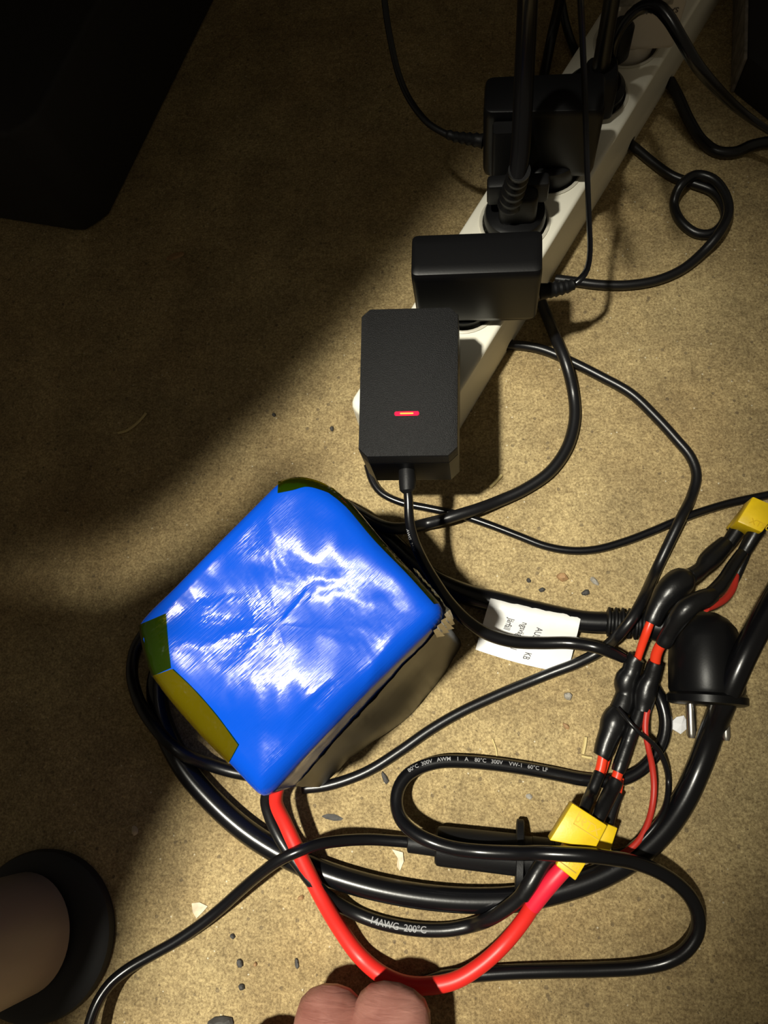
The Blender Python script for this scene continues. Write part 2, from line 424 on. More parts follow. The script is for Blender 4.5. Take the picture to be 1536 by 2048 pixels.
# ------------------------------------------------------------------ power strip
U = Vector((.488, .8728, 0)); NV = Vector((.8728, -.488, 0)); UZ = Vector((0, 0, 1))
def sp(s, n, z=0): return U * s + NV * n + UZ * z
NC = -125.5
strip = thing('power_strip', 'long white power strip with black plugs and adapters in its sockets', 'power strip', sp(300, NC))
def strip_ring(s, g):
    prof = [(-28.2, 0), (28.2, 0)]
    out = [(-28.0 + g, 0), (28.0 - g, 0), (28.2 - g, 6)]
    R = 2.6
    for k in range(5):
        a = math.radians(90 * k / 4); out.append((26.6 - g - R + R * math.cos(a) + .3, 45 - R + R * math.sin(a) - g * .6))
    for k in range(5):
        a = math.radians(90 + 90 * k / 4); out.append((-26.6 + g + R + R * math.cos(a) - .3, 45 - R + R * math.sin(a) - g * .6))
    out.append((-28.2 + g, 6))
    return [sp(s, NC + n, z) for n, z in out]
body = loft([strip_ring(114, 7), strip_ring(114.8, 4.2), strip_ring(116.2, 2.0), strip_ring(118.5, .6), strip_ring(121, 0), strip_ring(545, 0), strip_ring(548, 2)])
sb = obj('housing', body, M['white'], strip)
SOCK = [147, 205, 267.5, 311, 372, 418, 466, 512]
for s in SOCK[:6]:
    ct = bpy.data.meshes.new('cut'); Vc, Fc = lathe(sp(s, NC, 31), UZ, [(0, 19.2), (20, 20.2)], 48)
    ct.from_pydata([(v - BASE[strip.name]) * S for v in Vc], [], Fc)
    co = bpy.data.objects.new('cut', ct); COL.objects.link(co); co.parent = strip
    md = sb.modifiers.new('socket', 'BOOLEAN'); md.object = co; md.operation = 'DIFFERENCE'; md.solver = 'EXACT'
for a_, b_, r_ in (((1292, 313, 4), (1252, 280, 4), 4.9), ((1364, 207, 4), (1338, 158, 4), 4.9), ((1050, 691, 3.1), (1004, 690, 3.1), 3.9)):
    pa, pb = P(*a_), P(*b_); Vc, Fc = lathe(pa, pb - pa, [(0, r_), ((pb - pa).length, r_)], 20)
    ct = bpy.data.meshes.new('cut'); ct.from_pydata([(v - BASE[strip.name]) * S for v in Vc], [], Fc)
    co = bpy.data.objects.new('cut', ct); COL.objects.link(co); co.parent = strip
    md = sb.modifiers.new('pocket', 'BOOLEAN'); md.object = co; md.operation = 'DIFFERENCE'; md.solver = 'EXACT'
bpy.context.view_layer.update()
dg = bpy.context.evaluated_depsgraph_get()
nm = bpy.data.meshes.new_from_object(sb.evaluated_get(dg))
sb.modifiers.clear(); sb.data = nm
nm.polygons.foreach_set('use_smooth', [True] * len(nm.polygons)); nm.set_sharp_from_angle(angle=math.radians(35))
for o in [o for o in bpy.data.objects if o.name.startswith('cut')]: bpy.data.objects.remove(o)
for s in SOCK[:6]:
    so = obj('socket_well', join(lathe(sp(s, NC, 31.1), UZ, [(0, 18.9), (.8, 18.9)], 40),
        loft([[sp(s, NC, z) + (U * math.cos(a) + NV * math.sin(a)) * r for a in [2 * math.pi * k / 40 for k in range(40)]] for r, z in ((19.9, 44.8), (21.3, 45.1), (21.6, 45.6), (20.6, 46.0), (19.6, 45.6), (19.3, 40))], False, False)), M['socket'], strip)
    for sg in (-1, 1):
        obj('contact_hole', lathe(sp(s, NC + 9.5 * sg, 31.9), UZ, [(0, 2.6), (.15, 2.6)], 16), M['hole'], so)
        obj('earth_clip', box(sp(s + 18.2 * sg, NC, 37), U, NV, UZ, .8, 6, 10, .3), M['metal'], so)

# ------------------------------------------------------------------ front charger
chg = thing('battery_charger', 'black rectangular charger with a glowing red light on top', 'charger', (-36, 165, 45))
TL, TR, BR, BL = P(723, 618, 95), P(917, 613, 95), P(915, 911, 95), P(716, 914, 95)
def chamfer4(c, ch):
    out = []
    for i in range(4):
        p, a, b = c[i], c[i - 1], c[(i + 1) % 4]
        out.append(p + (a - p).normalized() * ch); out.append(p + (b - p).normalized() * ch)
    return out
oct_ = [(p.x, p.y) for p in chamfer4([TL, TR, BR, BL], 4.4)]
cc = (TL + TR + BR + BL) / 4
def inset(poly, d, c=cc): return [(x + (c.x - x) * d, y + (c.y - y) * d) for x, y in poly]
lower = loft([[Vector((x, y, z)) for x, y in inset(oct_, d)] for z, d in ((55, .035), (56.5, .01), (58, 0), (84.8, 0), (85.2, .008))])
upper = loft([[Vector((x, y, z)) for x, y in inset(oct_, d)] for z, d in ((85.2, .008), (85.6, 0), (94.0, 0), (94.8, .008), (95, .02))])
obj('lower_shell', lower, M['satin'], chg)
lid = obj('lid', upper, M['texture'], chg)
a, b = P(789, 827, 95.1), P(838, 827, 95.1)
lc = (a + b) / 2
obj('status_light', prism(rrect(lc.x, lc.y, (b - a).length, mm(9, 95, 813, 827), .95), 94.6, 95.25, .1, 1), M['led'], lid, label='glowing red status light')
obj('light_core', prism(rrect(lc.x, lc.y, (b - a).length * .55, mm(3.2, 95, 813, 827), .38), 95.2, 95.32), M['ledcore'], lid, label='orange core of the status light')
obj('plug_boss', lathe(sp(147, NC, 32.5), UZ, [(0, 17), (13, 18), (23, 18.5)], 40), M['satin'], chg)
sx0 = P(814, 925, 73)
obj('cord_socket', box((sx0.x, sx0.y - .5, 73), (1, 0, 0), (0, 1, 0), UZ, 9.4, 8, 9.5, .8), M['matte'], chg)
st = [(814, 928, 73, 33), (814, 945, 73, 33), (815, 962, 72.5, 35), (815, 975, 72, 33), (815, 980, 72, 31), (816, 984, 71.5, 22)]
obj('strain_relief', sweep(pix(st), 20), M['matte'], chg)
cord = [(815, 972, 72, 18), (817, 1000, 71, 18.5), (819, 1040, 68, 19.5), (828, 1080, 63, 20.5), (845, 1120, 56, 22), (868, 1160, 48, 23), (897, 1203, 40, 24.5), (935, 1242, 32, 25.5), (975, 1268, 27, 26), (1025, 1283, 24, 26), (1080, 1286, 22, 26), (1140, 1286, 23, 26), (1195, 1295, 27, 26), (1230, 1308, 24, 25), (1247, 1316, 21.5, 22)]
cp = catmull(pix(cord), 2)
obj('cord', sweep(cp, 14), M['pvc'], chg)
obj('lettering', text_tube('AWG  300V', 2.3, cp, 22, tilt=-.75), M['print'], chg, label='tiny white print on the cord')

# ------------------------------------------------------------------ wall adapters
ad = thing('wall_adapter', 'plain black wall adapter right behind the lit charger, thin flex on its right', 'adapter', sp(205, NC, 45))
za = 100
aA, aB, aC, aD = P(823, 466, za), P(1086, 456, za), P(1086, 547, za - 1), P(821, 556, za - 1)
cA = (aA + aB + aC + aD) / 4
def shell(corners, r, levels, n=5):
    """rounded-corner box from four top corners; levels: (z, scale inset)"""
    c = sum(corners, Vector()) / 4; ring = []
    for i in range(4):
        p, a_, b_ = corners[i], corners[i - 1], corners[(i + 1) % 4]
        da, db = (a_ - p).normalized() * r, (b_ - p).normalized() * r
        for k in range(n + 1):
            t = k / n; ring.append(p + da * (1 - t) ** 2 + db * t ** 2)
    return loft([[Vector((c.x + (p.x - c.x) * (1 - d), c.y + (p.y - c.y) * (1 - d2), z)) for p in ring] for z, d, d2 in levels])
obj('body', shell([aA, aB, aC, aD], 3.5, [(53, .05, .10), (54.5, .015, .03), (57, 0, 0), (94, 0, 0), (97.5, .004, .02), (99.3, .014, .10), (100, .035, .24), (100.3, .10, .5)]), M['satin'], ad)
obj('base_plate', shell([aA, aB, aC, aD], 3.5, [(50.5, .08, .16), (53.2, .06, .12)]), M['matte'], ad)
obj('plug_boss', lathe(sp(205, NC, 32.5), UZ, [(0, 17), (13, 18), (18.4, 18.5)], 40), M['satin'], ad)
sr = [(1080, 583, 66, 34), (1096, 581, 66, 30), (1100, 580, 66, 34), (1107, 579, 66, 28), (1111, 578, 66, 33), (1118, 577, 66, 26), (1122, 576, 66, 31), (1129, 574, 66, 24), (1133, 573, 66, 29), (1141, 571, 66, 22), (1145, 569, 66, 24), (1150, 567, 66, 15)]
obj('strain_relief', sweep(pix(sr), 16), M['matte'], ad)
fx = [(1146, 569, 66, 8), (1162, 557, 68, 8), (1175, 536, 73, 8), (1180, 500, 81, 8), (1178, 440, 93, 8), (1175, 360, 108, 8), (1172, 260, 125, 8.5), (1168, 150, 145, 9), (1161, 0, 175, 10), (1155, -120, 205, 11), (1150, -260, 250, 12)]
obj('cord', cable(fx, two=.9, step=4), M['pvc'], ad)

a3 = thing('wall_adapter', 'bulky black wall adapter half way along the strip, ribbed cord leaving on its left', 'adapter', sp(314, NC, 45))
zb = 102
bA, bB, bC, bD = P(970, 152, zb), P(1213, 141, zb), P(1212, 222, zb), P(966, 226, zb)
obj('body', shell([bA, bB, bC, bD], 4.5, [(52, .06, .08), (53.5, .02, .03), (57, 0, 0), (97, 0, 0), (100.5, .012, .02), (101.7, .03, .06), (102, .05, .10)]), M['satin'], a3)
cb = P(1118, 318, 60)
bl = shell([P(975, 232, 96), P(1208, 226, 96), P(1200, 262, 90), P(972, 268, 90)], 3, [(50, .02, .05), (90, 0, 0), (94, .02, .1)])
obj('socket_face', shell([P(985, 240, 98), P(1060, 238, 98), P(1060, 262, 98), P(985, 266, 98)], 2, [(56, 0, 0), (96, 0, 0), (97, .05, .05)]), M['matte'], a3)
obj('plug_boss', lathe(sp(311, NC, 32.6), UZ, [(0, 16), (12.6, 16.6), (13.2, 18.2), (23, 18.6), (26, 18.0), (27, 16)], 48), M['satin'], a3)
sr = [(966, 282, 70, 30), (957, 281, 70, 24), (951, 280, 70, 28), (944, 279, 70, 21), (938, 278, 70, 26), (931, 277, 70, 19), (925, 276, 70, 24), (918, 275, 70, 17), (912, 274, 70, 22), (905, 272, 70, 16), (899, 270, 70, 20), (893, 268, 70, 14)]
obj('strain_relief', sweep(pix(sr), 16), M['matte'], a3)
fx = [(896, 270, 70, 14), (880, 262, 70, 13), (858, 248, 70, 13), (836, 224, 71, 13), (814, 190, 74, 13), (796, 145, 80, 13), (784, 95, 88, 13), (774, 40, 98, 13), (768, -10, 108, 13), (760, -100, 125, 13), (750, -220, 150, 13)]
obj('cord', cable(fx, step=4), M['rubber'], a3)

# ------------------------------------------------------------------ plugs
pl = thing('power_plug', 'black round plug with ribbed neck behind the front two adapters', 'plug', sp(267.5, NC, 33))
c0 = sp(267.5, NC, 0)
obj('plug_face', lathe((c0.x, c0.y, 33), UZ, [(0, 17), (13, 17.4), (14, 18.4), (19, 18.6), (22, 17.5), (23, 15)], 48), M['satin'], pl)
obj('hull', join(box((c0.x + 1, c0.y - 1, 66), (1, 0, 0), (0, 1, 0), UZ, 22, 20, 24, 4, 3), box((c0.x + .5, c0.y + 1, 72), (1, 0, 0), (0, 1, 0), UZ, 35, 9, 16, 2)), M['matte'], pl)
nk = []
for i in range(22):
    t = i / 21; z = 70 + 34 * t
    nk.append((1019 + 20 * t, 408 - 68 * t, z, (50 if i % 4 < 2 else 43) - 4 * t))
obj('strain_relief', sweep(pix(nk), 20), M['matte'], pl)
vc = [(1034, 356, 100, 36), (1040, 310, 108, 39), (1044, 250, 120, 40), (1048, 160, 138, 41), (1053, 60, 160, 42), (1057, -40, 185, 43), (1062, -160, 225, 45), (1066, -300, 285, 48)]
obj('cord', cable(vc, step=4, seg=20), M['pvc'], pl)

p2 = thing('power_plug', 'black plug with a looping cord beside the white adapter', 'plug', sp(366, NC, 33))
c0 = sp(372, NC, 0)
obj('plug_face', lathe((c0.x, c0.y, 33), UZ, [(0, 15), (13, 16.5), (14, 18.2), (18, 18.4), (22, 15)], 48), M['satin'], p2)
obj('hull', shell([P(1172, 112, 78), P(1238, 106, 78), P(1238, 172, 74), P(1176, 180, 74)], 4, [(50, -.02, -.02), (70, 0, 0), (76, .05, .05), (78, .15, .15)]), M['matte'], p2)
obj('side_grip', lathe(P(1232, 118, 60), UZ, [(0, 5), (3, 7), (22, 7), (25, 5)], 24), M['matte'], p2)
v2 = [(1196, 168, 62, 40), (1204, 120, 84, 36), (1212, 70, 100, 34), (1222, 10, 120, 34), (1232, -60, 145, 35), (1246, -200, 200, 38), (1256, -360, 255, 40), (1262, -520, 300, 42)]
obj('cord', cable(v2, step=4, seg=16), M['rubber'], p2)
v3 = [(1222, 128, 72, 16), (1228, 90, 84, 17), (1240, 60, 92, 18), (1260, 32, 98, 22), (1285, 14, 102, 26), (1312, 12, 104, 28), (1334, 32, 103, 28), (1360, 74, 98, 26), (1390, 125, 88, 26), (1425, 168, 74, 24), (1465, 208, 56, 20), (1505, 240, 42, 16), (1545, 266, 36, 14), (1620, 310, 33, 13)]
obj('looping_cord', cable(v3, step=3, seg=16), M['pvc'], p2)

# ------------------------------------------------------------------ white adapter with its printed name
wa = thing('wall_adapter', 'white adapter with dark upside-down lettering plugged into the strip', 'adapter', sp(412, NC, 45))
f0, f1 = P(1240, 99, 55), P(1347, 94, 55)
dx = (f1 - f0).normalized(); dy = Vector((-dx.y, dx.x, 0)); W = (f1 - f0).length
cw = (f0 + f1) / 2 + dy * 15
fr = [cw + dx * a * (W / 2) + dy * b * 15 for a, b in ((-1, 1), (1, 1), (1, -1), (-1, -1))]
obj('body', shell(fr, 2.2, [(54, .05, .05), (55, .01, .01), (57, 0, 0), (96, -.03, 0), (99, .0, .03), (100, .06, .1)]), M['white2'], wa)
obj('plug_boss', lathe(sp(418, NC, 32.6), UZ, [(0, 15), (12, 16.8), (21.6, 16.8)], 48), M['white2'], wa)
# lettering on the face that looks at the camera, upside down
ct = P(1359, 24, 55)
def face_pt(px, py, off=.25):
    o = f0 - dy * off; v = Vector((px - 768, -(py - 1024), -FPX))
    d = Vector((_x.dot(v), _y.dot(v), _z.dot(v))); e = Vector((0, 0, CAMH))
    t = (o - e).dot(dy) / d.dot(dy); return e + d * t
ta, tb = face_pt(1359, 15), face_pt(1282, 20)
tl = (tb - ta).length
Vt, Ft = text_geo('SAMSUNG', 10); wx = max(v[0] for v in Vt)
k = tl / wx; ex = (tb - ta).normalized()
obj('lettering', ([ta + ex * x * k - UZ * (y * k * .95) for x, y in Vt], Ft), M['darkink'], wa, label='dark upside-down lettering')
ga, gb = face_pt(1345, 9), face_pt(1236, 14)
obj('rating_label', (  [ga, gb, gb + UZ * 8, ga + UZ * 8], [(0, 1, 2, 3)]), M['stone_g'], wa, label='grey printed rating panel')

# ------------------------------------------------------------------ loose cables
def loose(name, label, pts, r, m, seg=14, step=2.4, cat='cable'):
    path = catmull(pix(pts, r), step)
    o = obj(name, sweep(path, seg), M[m], label=label, cat=cat, sharp=60)
    return o, path
loose('black_cable', 'thin black cable curving from the strip past the wide loop to the battery pack', [
    (1010, 690, 3.1), (1040, 690.5, 3.1), (1085, 699, 3.2), (1140, 722, 3), (1200, 752, 3), (1262, 787, 3), (1310, 832, 3), (1352, 878, 3), (1382, 915, 3), (1393, 950, 3), (1384, 990, 4), (1362, 1036, 11), (1336, 1090, 9), (1310, 1145, 7), (1285, 1200, 26), (1262, 1240, 30), (1240, 1266, 26), (1218, 1288, 15), (1195, 1305, 10), (1150, 1328, 8), (1110, 1343, 6), (1080, 1355, 4), (1000, 1388, 3), (920, 1425, 3), (860, 1460, 3), (800, 1502, 3), (740, 1540, 3), (690, 1561, 3), (645, 1573, 3), (605, 1577, 3)], 3.0, 'rubber')
loose('black_cable', 'black cable leaving the rear adapter, curving behind the battery and round its left end', [
    (1084, 606, 4.2), (1097, 640, 5.5), (1113, 680, 12), (1133, 730, 12), (1147, 790, 5), (1149, 840, 4), (1134, 895, 4), (1100, 943, 4), (1050, 978, 4), (995, 1003, 5), (955, 1018, 8), (922, 1028, 9.4), (890, 1038, 9.2), (850, 1048, 6), (815, 1056, 13), (780, 1056, 18), (745, 1043, 18), (700, 1016, 18), (655, 996, 15), (600, 990, 7), (540, 1030, 4), (450, 1118, 4), (360, 1198, 4), (300, 1253, 4), (272, 1296, 4), (264, 1345, 7), (274, 1392, 13), (288, 1422, 18), (304, 1446, 19.5), (334, 1482, 19), (368, 1508, 17), (410, 1526, 8), (460, 1542, 4), (510, 1552, 4), (560, 1562, 4)], 3.6, 'rubber')
loose('black_cable', 'slim glossy cable running from under the charger to the yellow connector', [
    (735, 930, 2.4), (745, 962, 2.4), (762, 985, 2.4), (800, 1004, 2.4), (860, 1017, 2.4), (920, 1030, 2.4), (980, 1050, 2.4), (1040, 1073, 2.4), (1090, 1092, 2.4), (1140, 1101, 2.4), (1190, 1099, 2.4), (1250, 1083, 2.5), (1310, 1060, 3), (1345, 1045, 3.5), (1400, 1024, 3), (1460, 1006, 2.4), (1545, 988, 2.4), (1640, 970, 2.4), (1800, 950, 2.4), (2000, 960, 2.4)], 2.4, 'pvc')
loose('black_cable', 'black cable with an overhand loop on the floor right of the strip', [
    (1256, 283.5, 4), (1282, 305, 4), (1305, 324, 4), (1345, 352, 4), (1390, 368, 4), (1425, 382, 4.5), (1447, 410, 5.5), (1449, 440, 4.5), (1425, 466, 3.4), (1395, 467, 3.2), (1362, 443, 3.2), (1348, 405, 3.4), (1362, 370, 9.5), (1392, 350, 9.5), (1425, 358, 9.8), (1450, 388, 10), (1457, 425, 9.6), (1437, 468, 9.6), (1405, 505, 5), (1365, 538, 3.4), (1315, 560, 3.2), (1255, 570, 3.2), (1195, 569, 3.2), (1150, 563, 3.2), (1110, 558, 3.2)], 3.1, 'rubber')
loose('black_cable', 'short sagging cable between the strip and the case with grey side', [
    (1340, 162, 4), (1357, 194, 4), (1380, 244, 4), (1405, 282, 4), (1435, 303, 4), (1470, 304, 4), (1505, 290, 4), (1545, 284, 4), (1600, 296, 4)], 3.6, 'rubber')
loose('black_cable', 'black cable hanging down behind the bulky adapter left of the strip', [
    (1078, 190, 3.5), (1090, 140, 3.5), (1104, 70, 12), (1118, 10, 30), (1130, -50, 50), (1150, -160, 90), (1168, -300, 150), (1178, -460, 220)], 3.6, 'rubber')
loose('black_cable', 'short dark cable reaching the left edge of the strip near its far end', [
    (1160, 120, 3.5), (1146, 92, 4), (1132, 50, 10), (1122, 0, 20), (1112, -60, 32), (1100, -160, 50), (1086, -300, 90), (1078, -440, 150)], 3.0, 'rubber')

# ------------------------------------------------------------------ mains lead: moulded plug, neck, paper flag, thick cable
ml = thing('mains_lead', 'thick black mains lead with a white paper flag and moulded plug', 'cable', P(1350, 1330))
thick = [(1225, 1246, 10), (1165, 1243, 9), (1080, 1226, 8), (1000, 1206, 7.5), (930, 1188, 7), (868, 1160, 7), (832, 1132, 7), (792, 1095, 7), (752, 1060, 7), (710, 1044, 7), (660, 1040, 7), (600, 1058, 7), (520, 1110, 7), (430, 1193, 7), (362, 1275, 7), (318, 1350, 7), (316, 1410, 7), (334, 1470, 7), (372, 1540, 7), (425, 1602, 7), (490, 1660, 7), (560, 1705, 7), (640, 1742, 7), (720, 1768, 7), (800, 1786, 7), (880, 1797, 7), (960, 1801, 7), (1040, 1797, 7), (1120, 1780, 7), (1200, 1752, 7), (1270, 1712, 7), (1325, 1662, 7), (1368, 1600, 7), (1400, 1530, 9), (1426, 1460, 16), (1454, 1390, 32), (1484, 1320, 38), (1520, 1250, 38), (1560, 1180, 36), (1620, 1090, 26), (1730, 1066, 12), (1860, 1075, 7), (2050, 1090, 7)]
thick = [p + ((44,) if p[2] < 8 else (46,)) for p in thick]
tp = catmull(pix([p[:3] for p in thick], 6.3), 3)
obj('cable', sweep(tp, 20), M['pvc'], ml)
rl = []
for i in range(27):
    t = i / 26; rl.append((1212 + 88 * t, 1243 + 8 * t, 11.5 + 2 * t, (61 if i % 4 in (1, 2) else 44) + 6 * t))
obj('strain_relief', sweep(pix(rl), 24), M['matte'], ml)
ax0 = P(1408, 1257, 20); ax1 = P(1413, 1372, 20); ax = (ax1 - ax0)
axn = ax.normalized()
obj('plug_body', lathe(ax0 - axn * 8, axn, [(0, 7), (3, 12), (8, 16), (14, 17.8), (26, 18.6), (40, 18.9), (42, 18.2), (43.5, 20), (47, 19.8), (48, 17.5)], 48), M['satin'], ml)
obj('plug_shoulder', sweep(pix([(1296, 1251, 13, 54), (1318, 1253, 13, 66), (1350, 1258, 14, 80), (1392, 1262, 15, 84)]), 24), M['satin'], ml)
for off in (-8.5, 8.5):
    sd = axn.cross(UZ).normalized() * off
    obj('pin', lathe(ax0 + axn * 39 + sd - UZ * 8 * 0, axn, [(0, 2.4), (16, 2.4), (18, 1.6)], 14), M['metal'], ml, label='bare metal plug pin')
# paper flag wrapped on the cable
NU, NW = 26, 22
def flag_pt(u, v):
    top = (983 + (1164 - 983) * u, 1190 + (1224 - 1190) * u); mid = (973 + (1156 - 973) * u, 1222 + (1262 - 1222) * u + 4 * math.sin(u * 3.1)); bot = (951 + (1135 - 951) * u, 1299 + (1346 - 1299) * u + 5 * math.sin(u * 3.1))
    if v < .35:
        t = v / .35; px = top[0] + (mid[0] - top[0]) * t; py = top[1] + (mid[1] - top[1]) * t
        z = 8 + 8.2 * math.sin(math.radians(12 + 128 * t)) ** .8
    else:
        t = (v - .35) / .65; px = mid[0] + (bot[0] - mid[0]) * t; py = mid[1] + (bot[1] - mid[1]) * t
        z = 13.2 * (1 - t) ** 1.6 + 1.2 + 1.0 * math.sin(u * 5 + t * 2) * t * (1 - t)
    z += .35 * noise.noise(Vector((u * 7, v * 6, 0))) + (.0 if v > .35 else .5 * noise.noise(Vector((u * 14, v * 9, 3))))
    return P(px, py, z)
g = [[flag_pt(i / NU, j / NW) for i in range(NU + 1)] for j in range(NW + 1)]
V = [p for r_ in g for p in r_] + [p - Vector((0, 0, .35)) for r_ in g for p in r_]
F = []; n1 = NU + 1; off = n1 * (NW + 1)
for j in range(NW):
    for i in range(NU):
        a_ = (j * n1 + i, j * n1 + i + 1, (j + 1) * n1 + i + 1, (j + 1) * n1 + i)
        F.append(a_); F.append(tuple(x + off for x in reversed(a_)))
for i in range(NU):
    F.append((i + 1, i, i + off, i + 1 + off)); k = NW * n1
    F.append((k + i, k + i + 1, k + i + 1 + off, k + i + off))
for j in range(NW):
    a_, b_ = j * n1, (j + 1) * n1; F.append((a_, b_, b_ + off, a_ + off)); F.append((b_ + NU, a_ + NU, a_ + NU + off, b_ + NU + off))
flag = obj('paper_flag', (V, F), M['paper'], ml, label='white printed paper flag')
def on_flag(u0, v0, du, dv, sx=1.0):
    # text runs down the flag: x -> v, y -> +u
    def fn(x, y):
        u = u0 + y * .0196 + x * du; v = v0 + x * .0178 + dv
        return flag_pt(min(max(u, 0), 1), min(max(v, 0), 1)) + Vector((0, 0, .25))
    return fn
obj('lettering', join(text_map('AUS &      KB', 5.2, on_flag(.56, .40, -.0022, 0)), text_map('ngsväge    41', 5.0, on_flag(.40, .37, -.0022, 0)), text_map('Järfäll', 5.0, on_flag(.245, .36, -.0022, 0))), M['ink'], flag, label='grey printed address lines')

# ------------------------------------------------------------------ wiring harness with yellow connectors
hs = thing('wiring_harness', 'wiring harness of black sleeves and red wires between two yellow connectors', 'wiring', P(1260, 1440))
def quadbox(c, z1, z0, bev=.8, drop=None):
    t = [P(x, y, z1) for x, y in c]
    return bevelled(loft([[Vector((p.x, p.y, z0)) for p in t], t]), bev, 2)
uc = obj('connector', quadbox([(1506, 992), (1562, 1016), (1524, 1065), (1474, 1043)], 34, 20, 1.0), M['yellow'], hs, label='yellow connector at the far end')
obj('connector_collar', quadbox([(1496, 1006), (1532, 1022), (1502, 1062), (1464, 1046)], 21, 9, .8), M['yellow'], hs, label='second yellow connector half underneath')
ex = (P(1524, 1065, 34) - P(1474, 1043, 34)).normalized(); ey = (P(1506, 992, 34) - P(1474, 1043, 34)).normalized()
o3 = P(1497, 1046, 34.1)
Vt, Ft = text_geo('XT90', 4.6)
obj('lettering', ([o3 + ex * x + ey * (y + .3) + UZ * .15 for x, y in Vt], Ft), mat('raised_yellow', (.72, .47, .005), .5), uc, label='raised lettering')
def sleeve(pts, m='shrink', name='heat_shrink', seg=16, **kw):
    return obj(name, cable(pts, step=1.6, seg=seg), M[m], hs, sharp=50, **kw)
# far end: wires leaving the upper connector
sleeve([(1500, 1028, 20, 34), (1478, 1056, 19, 33), (1460, 1082, 18, 30), (1446, 1100, 17, 28)])
sleeve([(1524, 1046, 27, 32), (1508, 1070, 26, 31), (1494, 1094, 24, 29), (1488, 1104, 23, 27)])
sleeve([(1489, 1100, 23, 21), (1482, 1110, 23, 21)], 'dull_red', 'wire', label='dull red band of wire')
sleeve([(1452, 1086, 19, 34), (1430, 1108, 21, 42), (1414, 1124, 24, 40), (1404, 1136, 26, 32), (1392, 1146, 28, 34), (1378, 1154, 31, 36)])
sleeve([(1484, 1106, 24, 24), (1466, 1132, 27, 27), (1450, 1158, 31, 29), (1436, 1176, 35, 32), (1424, 1186, 38, 30), (1410, 1196, 41, 26)])
sleeve([(1494, 1100, 18, 22), (1480, 1136, 16, 20), (1468, 1166, 15, 16)])
sleeve([(1472, 1150, 16, 14), (1466, 1176, 22, 15), (1450, 1198, 30, 15), (1430, 1210, 37, 15), (1412, 1217, 42, 15)], 'dull_red', 'wire', label='dull red wire bowing out')
sleeve([(1394, 1145, 28, 30), (1376, 1154, 31, 36), (1366, 1160, 33, 56), (1350, 1172, 35, 60), (1334, 1188, 35, 55), (1322, 1205, 34, 46), (1312, 1222, 33, 42), (1305, 1238, 32.5, 40), (1301, 1246, 32, 36)])
sleeve([(1424, 1190, 40, 34), (1408, 1198, 43, 42), (1388, 1206, 46, 40), (1374, 1216, 46, 44), (1360, 1232, 44, 42), (1347, 1252, 40, 36), (1336, 1270, 36, 34), (1329, 1284, 34, 34), (1326, 1290, 33, 30)])
sleeve([(1304, 1236, 32, 17), (1294, 1262, 30, 18), (1284, 1290, 25, 17), (1274, 1322, 20, 15)], 'orange', 'wire', label='bare stretch of red wire')
sleeve([(1330, 1278, 35, 22), (1318, 1296, 31, 22), (1312, 1312, 28, 22), (1309, 1336, 24, 21)], 'orange', 'wire', label='bare kinked stretch of red wire')
sleeve([(1274, 1314, 21, 36), (1268, 1322, 20, 38), (1262, 1344, 18, 40), (1254, 1356, 17, 46), (1251, 1370, 16, 46), (1252, 1386, 15, 42), (1248, 1402, 15, 44), (1240, 1420, 15, 44)])
sleeve([(1312, 1324, 26, 31), (1309, 1332, 25, 33), (1302, 1356, 22, 36), (1294, 1372, 20, 44), (1290, 1390, 19, 45), (1286, 1408, 18, 40), (1284, 1424, 18, 34)])
sleeve([(1244, 1412, 15, 30), (1234, 1430, 15, 50), (1226, 1450, 15, 54), (1220, 1466, 15, 46), (1212, 1486, 15, 42), (1205, 1508, 15, 38), (1202, 1514, 15, 34)])
sleeve([(1282, 1414, 18, 27), (1274, 1440, 18, 30), (1264, 1462, 18, 30), (1258, 1478, 17, 28), (1249, 1504, 17, 29), (1238, 1536, 17, 29), (1235, 1544, 17, 26)])
sleeve([(1207, 1508, 15, 21), (1204, 1524, 15, 21), (1201, 1538, 15, 21), (1196, 1552, 15, 20)], 'orange', 'wire', label='orange-red band of wire')
sleeve([(1218, 1506, 12, 12), (1212, 1530, 11, 12), (1204, 1552, 11, 12)], 'orange', 'wire', label='orange-red band of wire')
sleeve([(1238, 1540, 17, 21), (1234, 1552, 17, 21), (1230, 1566, 17, 21)], 'orange', 'wire', label='orange-red band of wire')
sleeve([(1243, 1556, 12, 11), (1240, 1576, 11, 11), (1237, 1594, 11, 11)], 'orange', 'wire', label='orange-red wire beside the sleeve')
sleeve([(1199, 1546, 16, 24), (1190, 1568, 17, 24), (1182, 1588, 18, 24), (1174, 1604, 25, 24), (1168, 1620, 28, 22)])
sleeve([(1232, 1560, 18, 30), (1222, 1582, 19, 32), (1210, 1606, 24, 31), (1200, 1628, 27, 29), (1193, 1644, 28, 26)])
sleeve([(1239, 1588, 12, 18), (1230, 1606, 13, 20), (1222, 1628, 14, 22), (1217, 1648, 15, 22), (1215, 1656, 15, 22)])
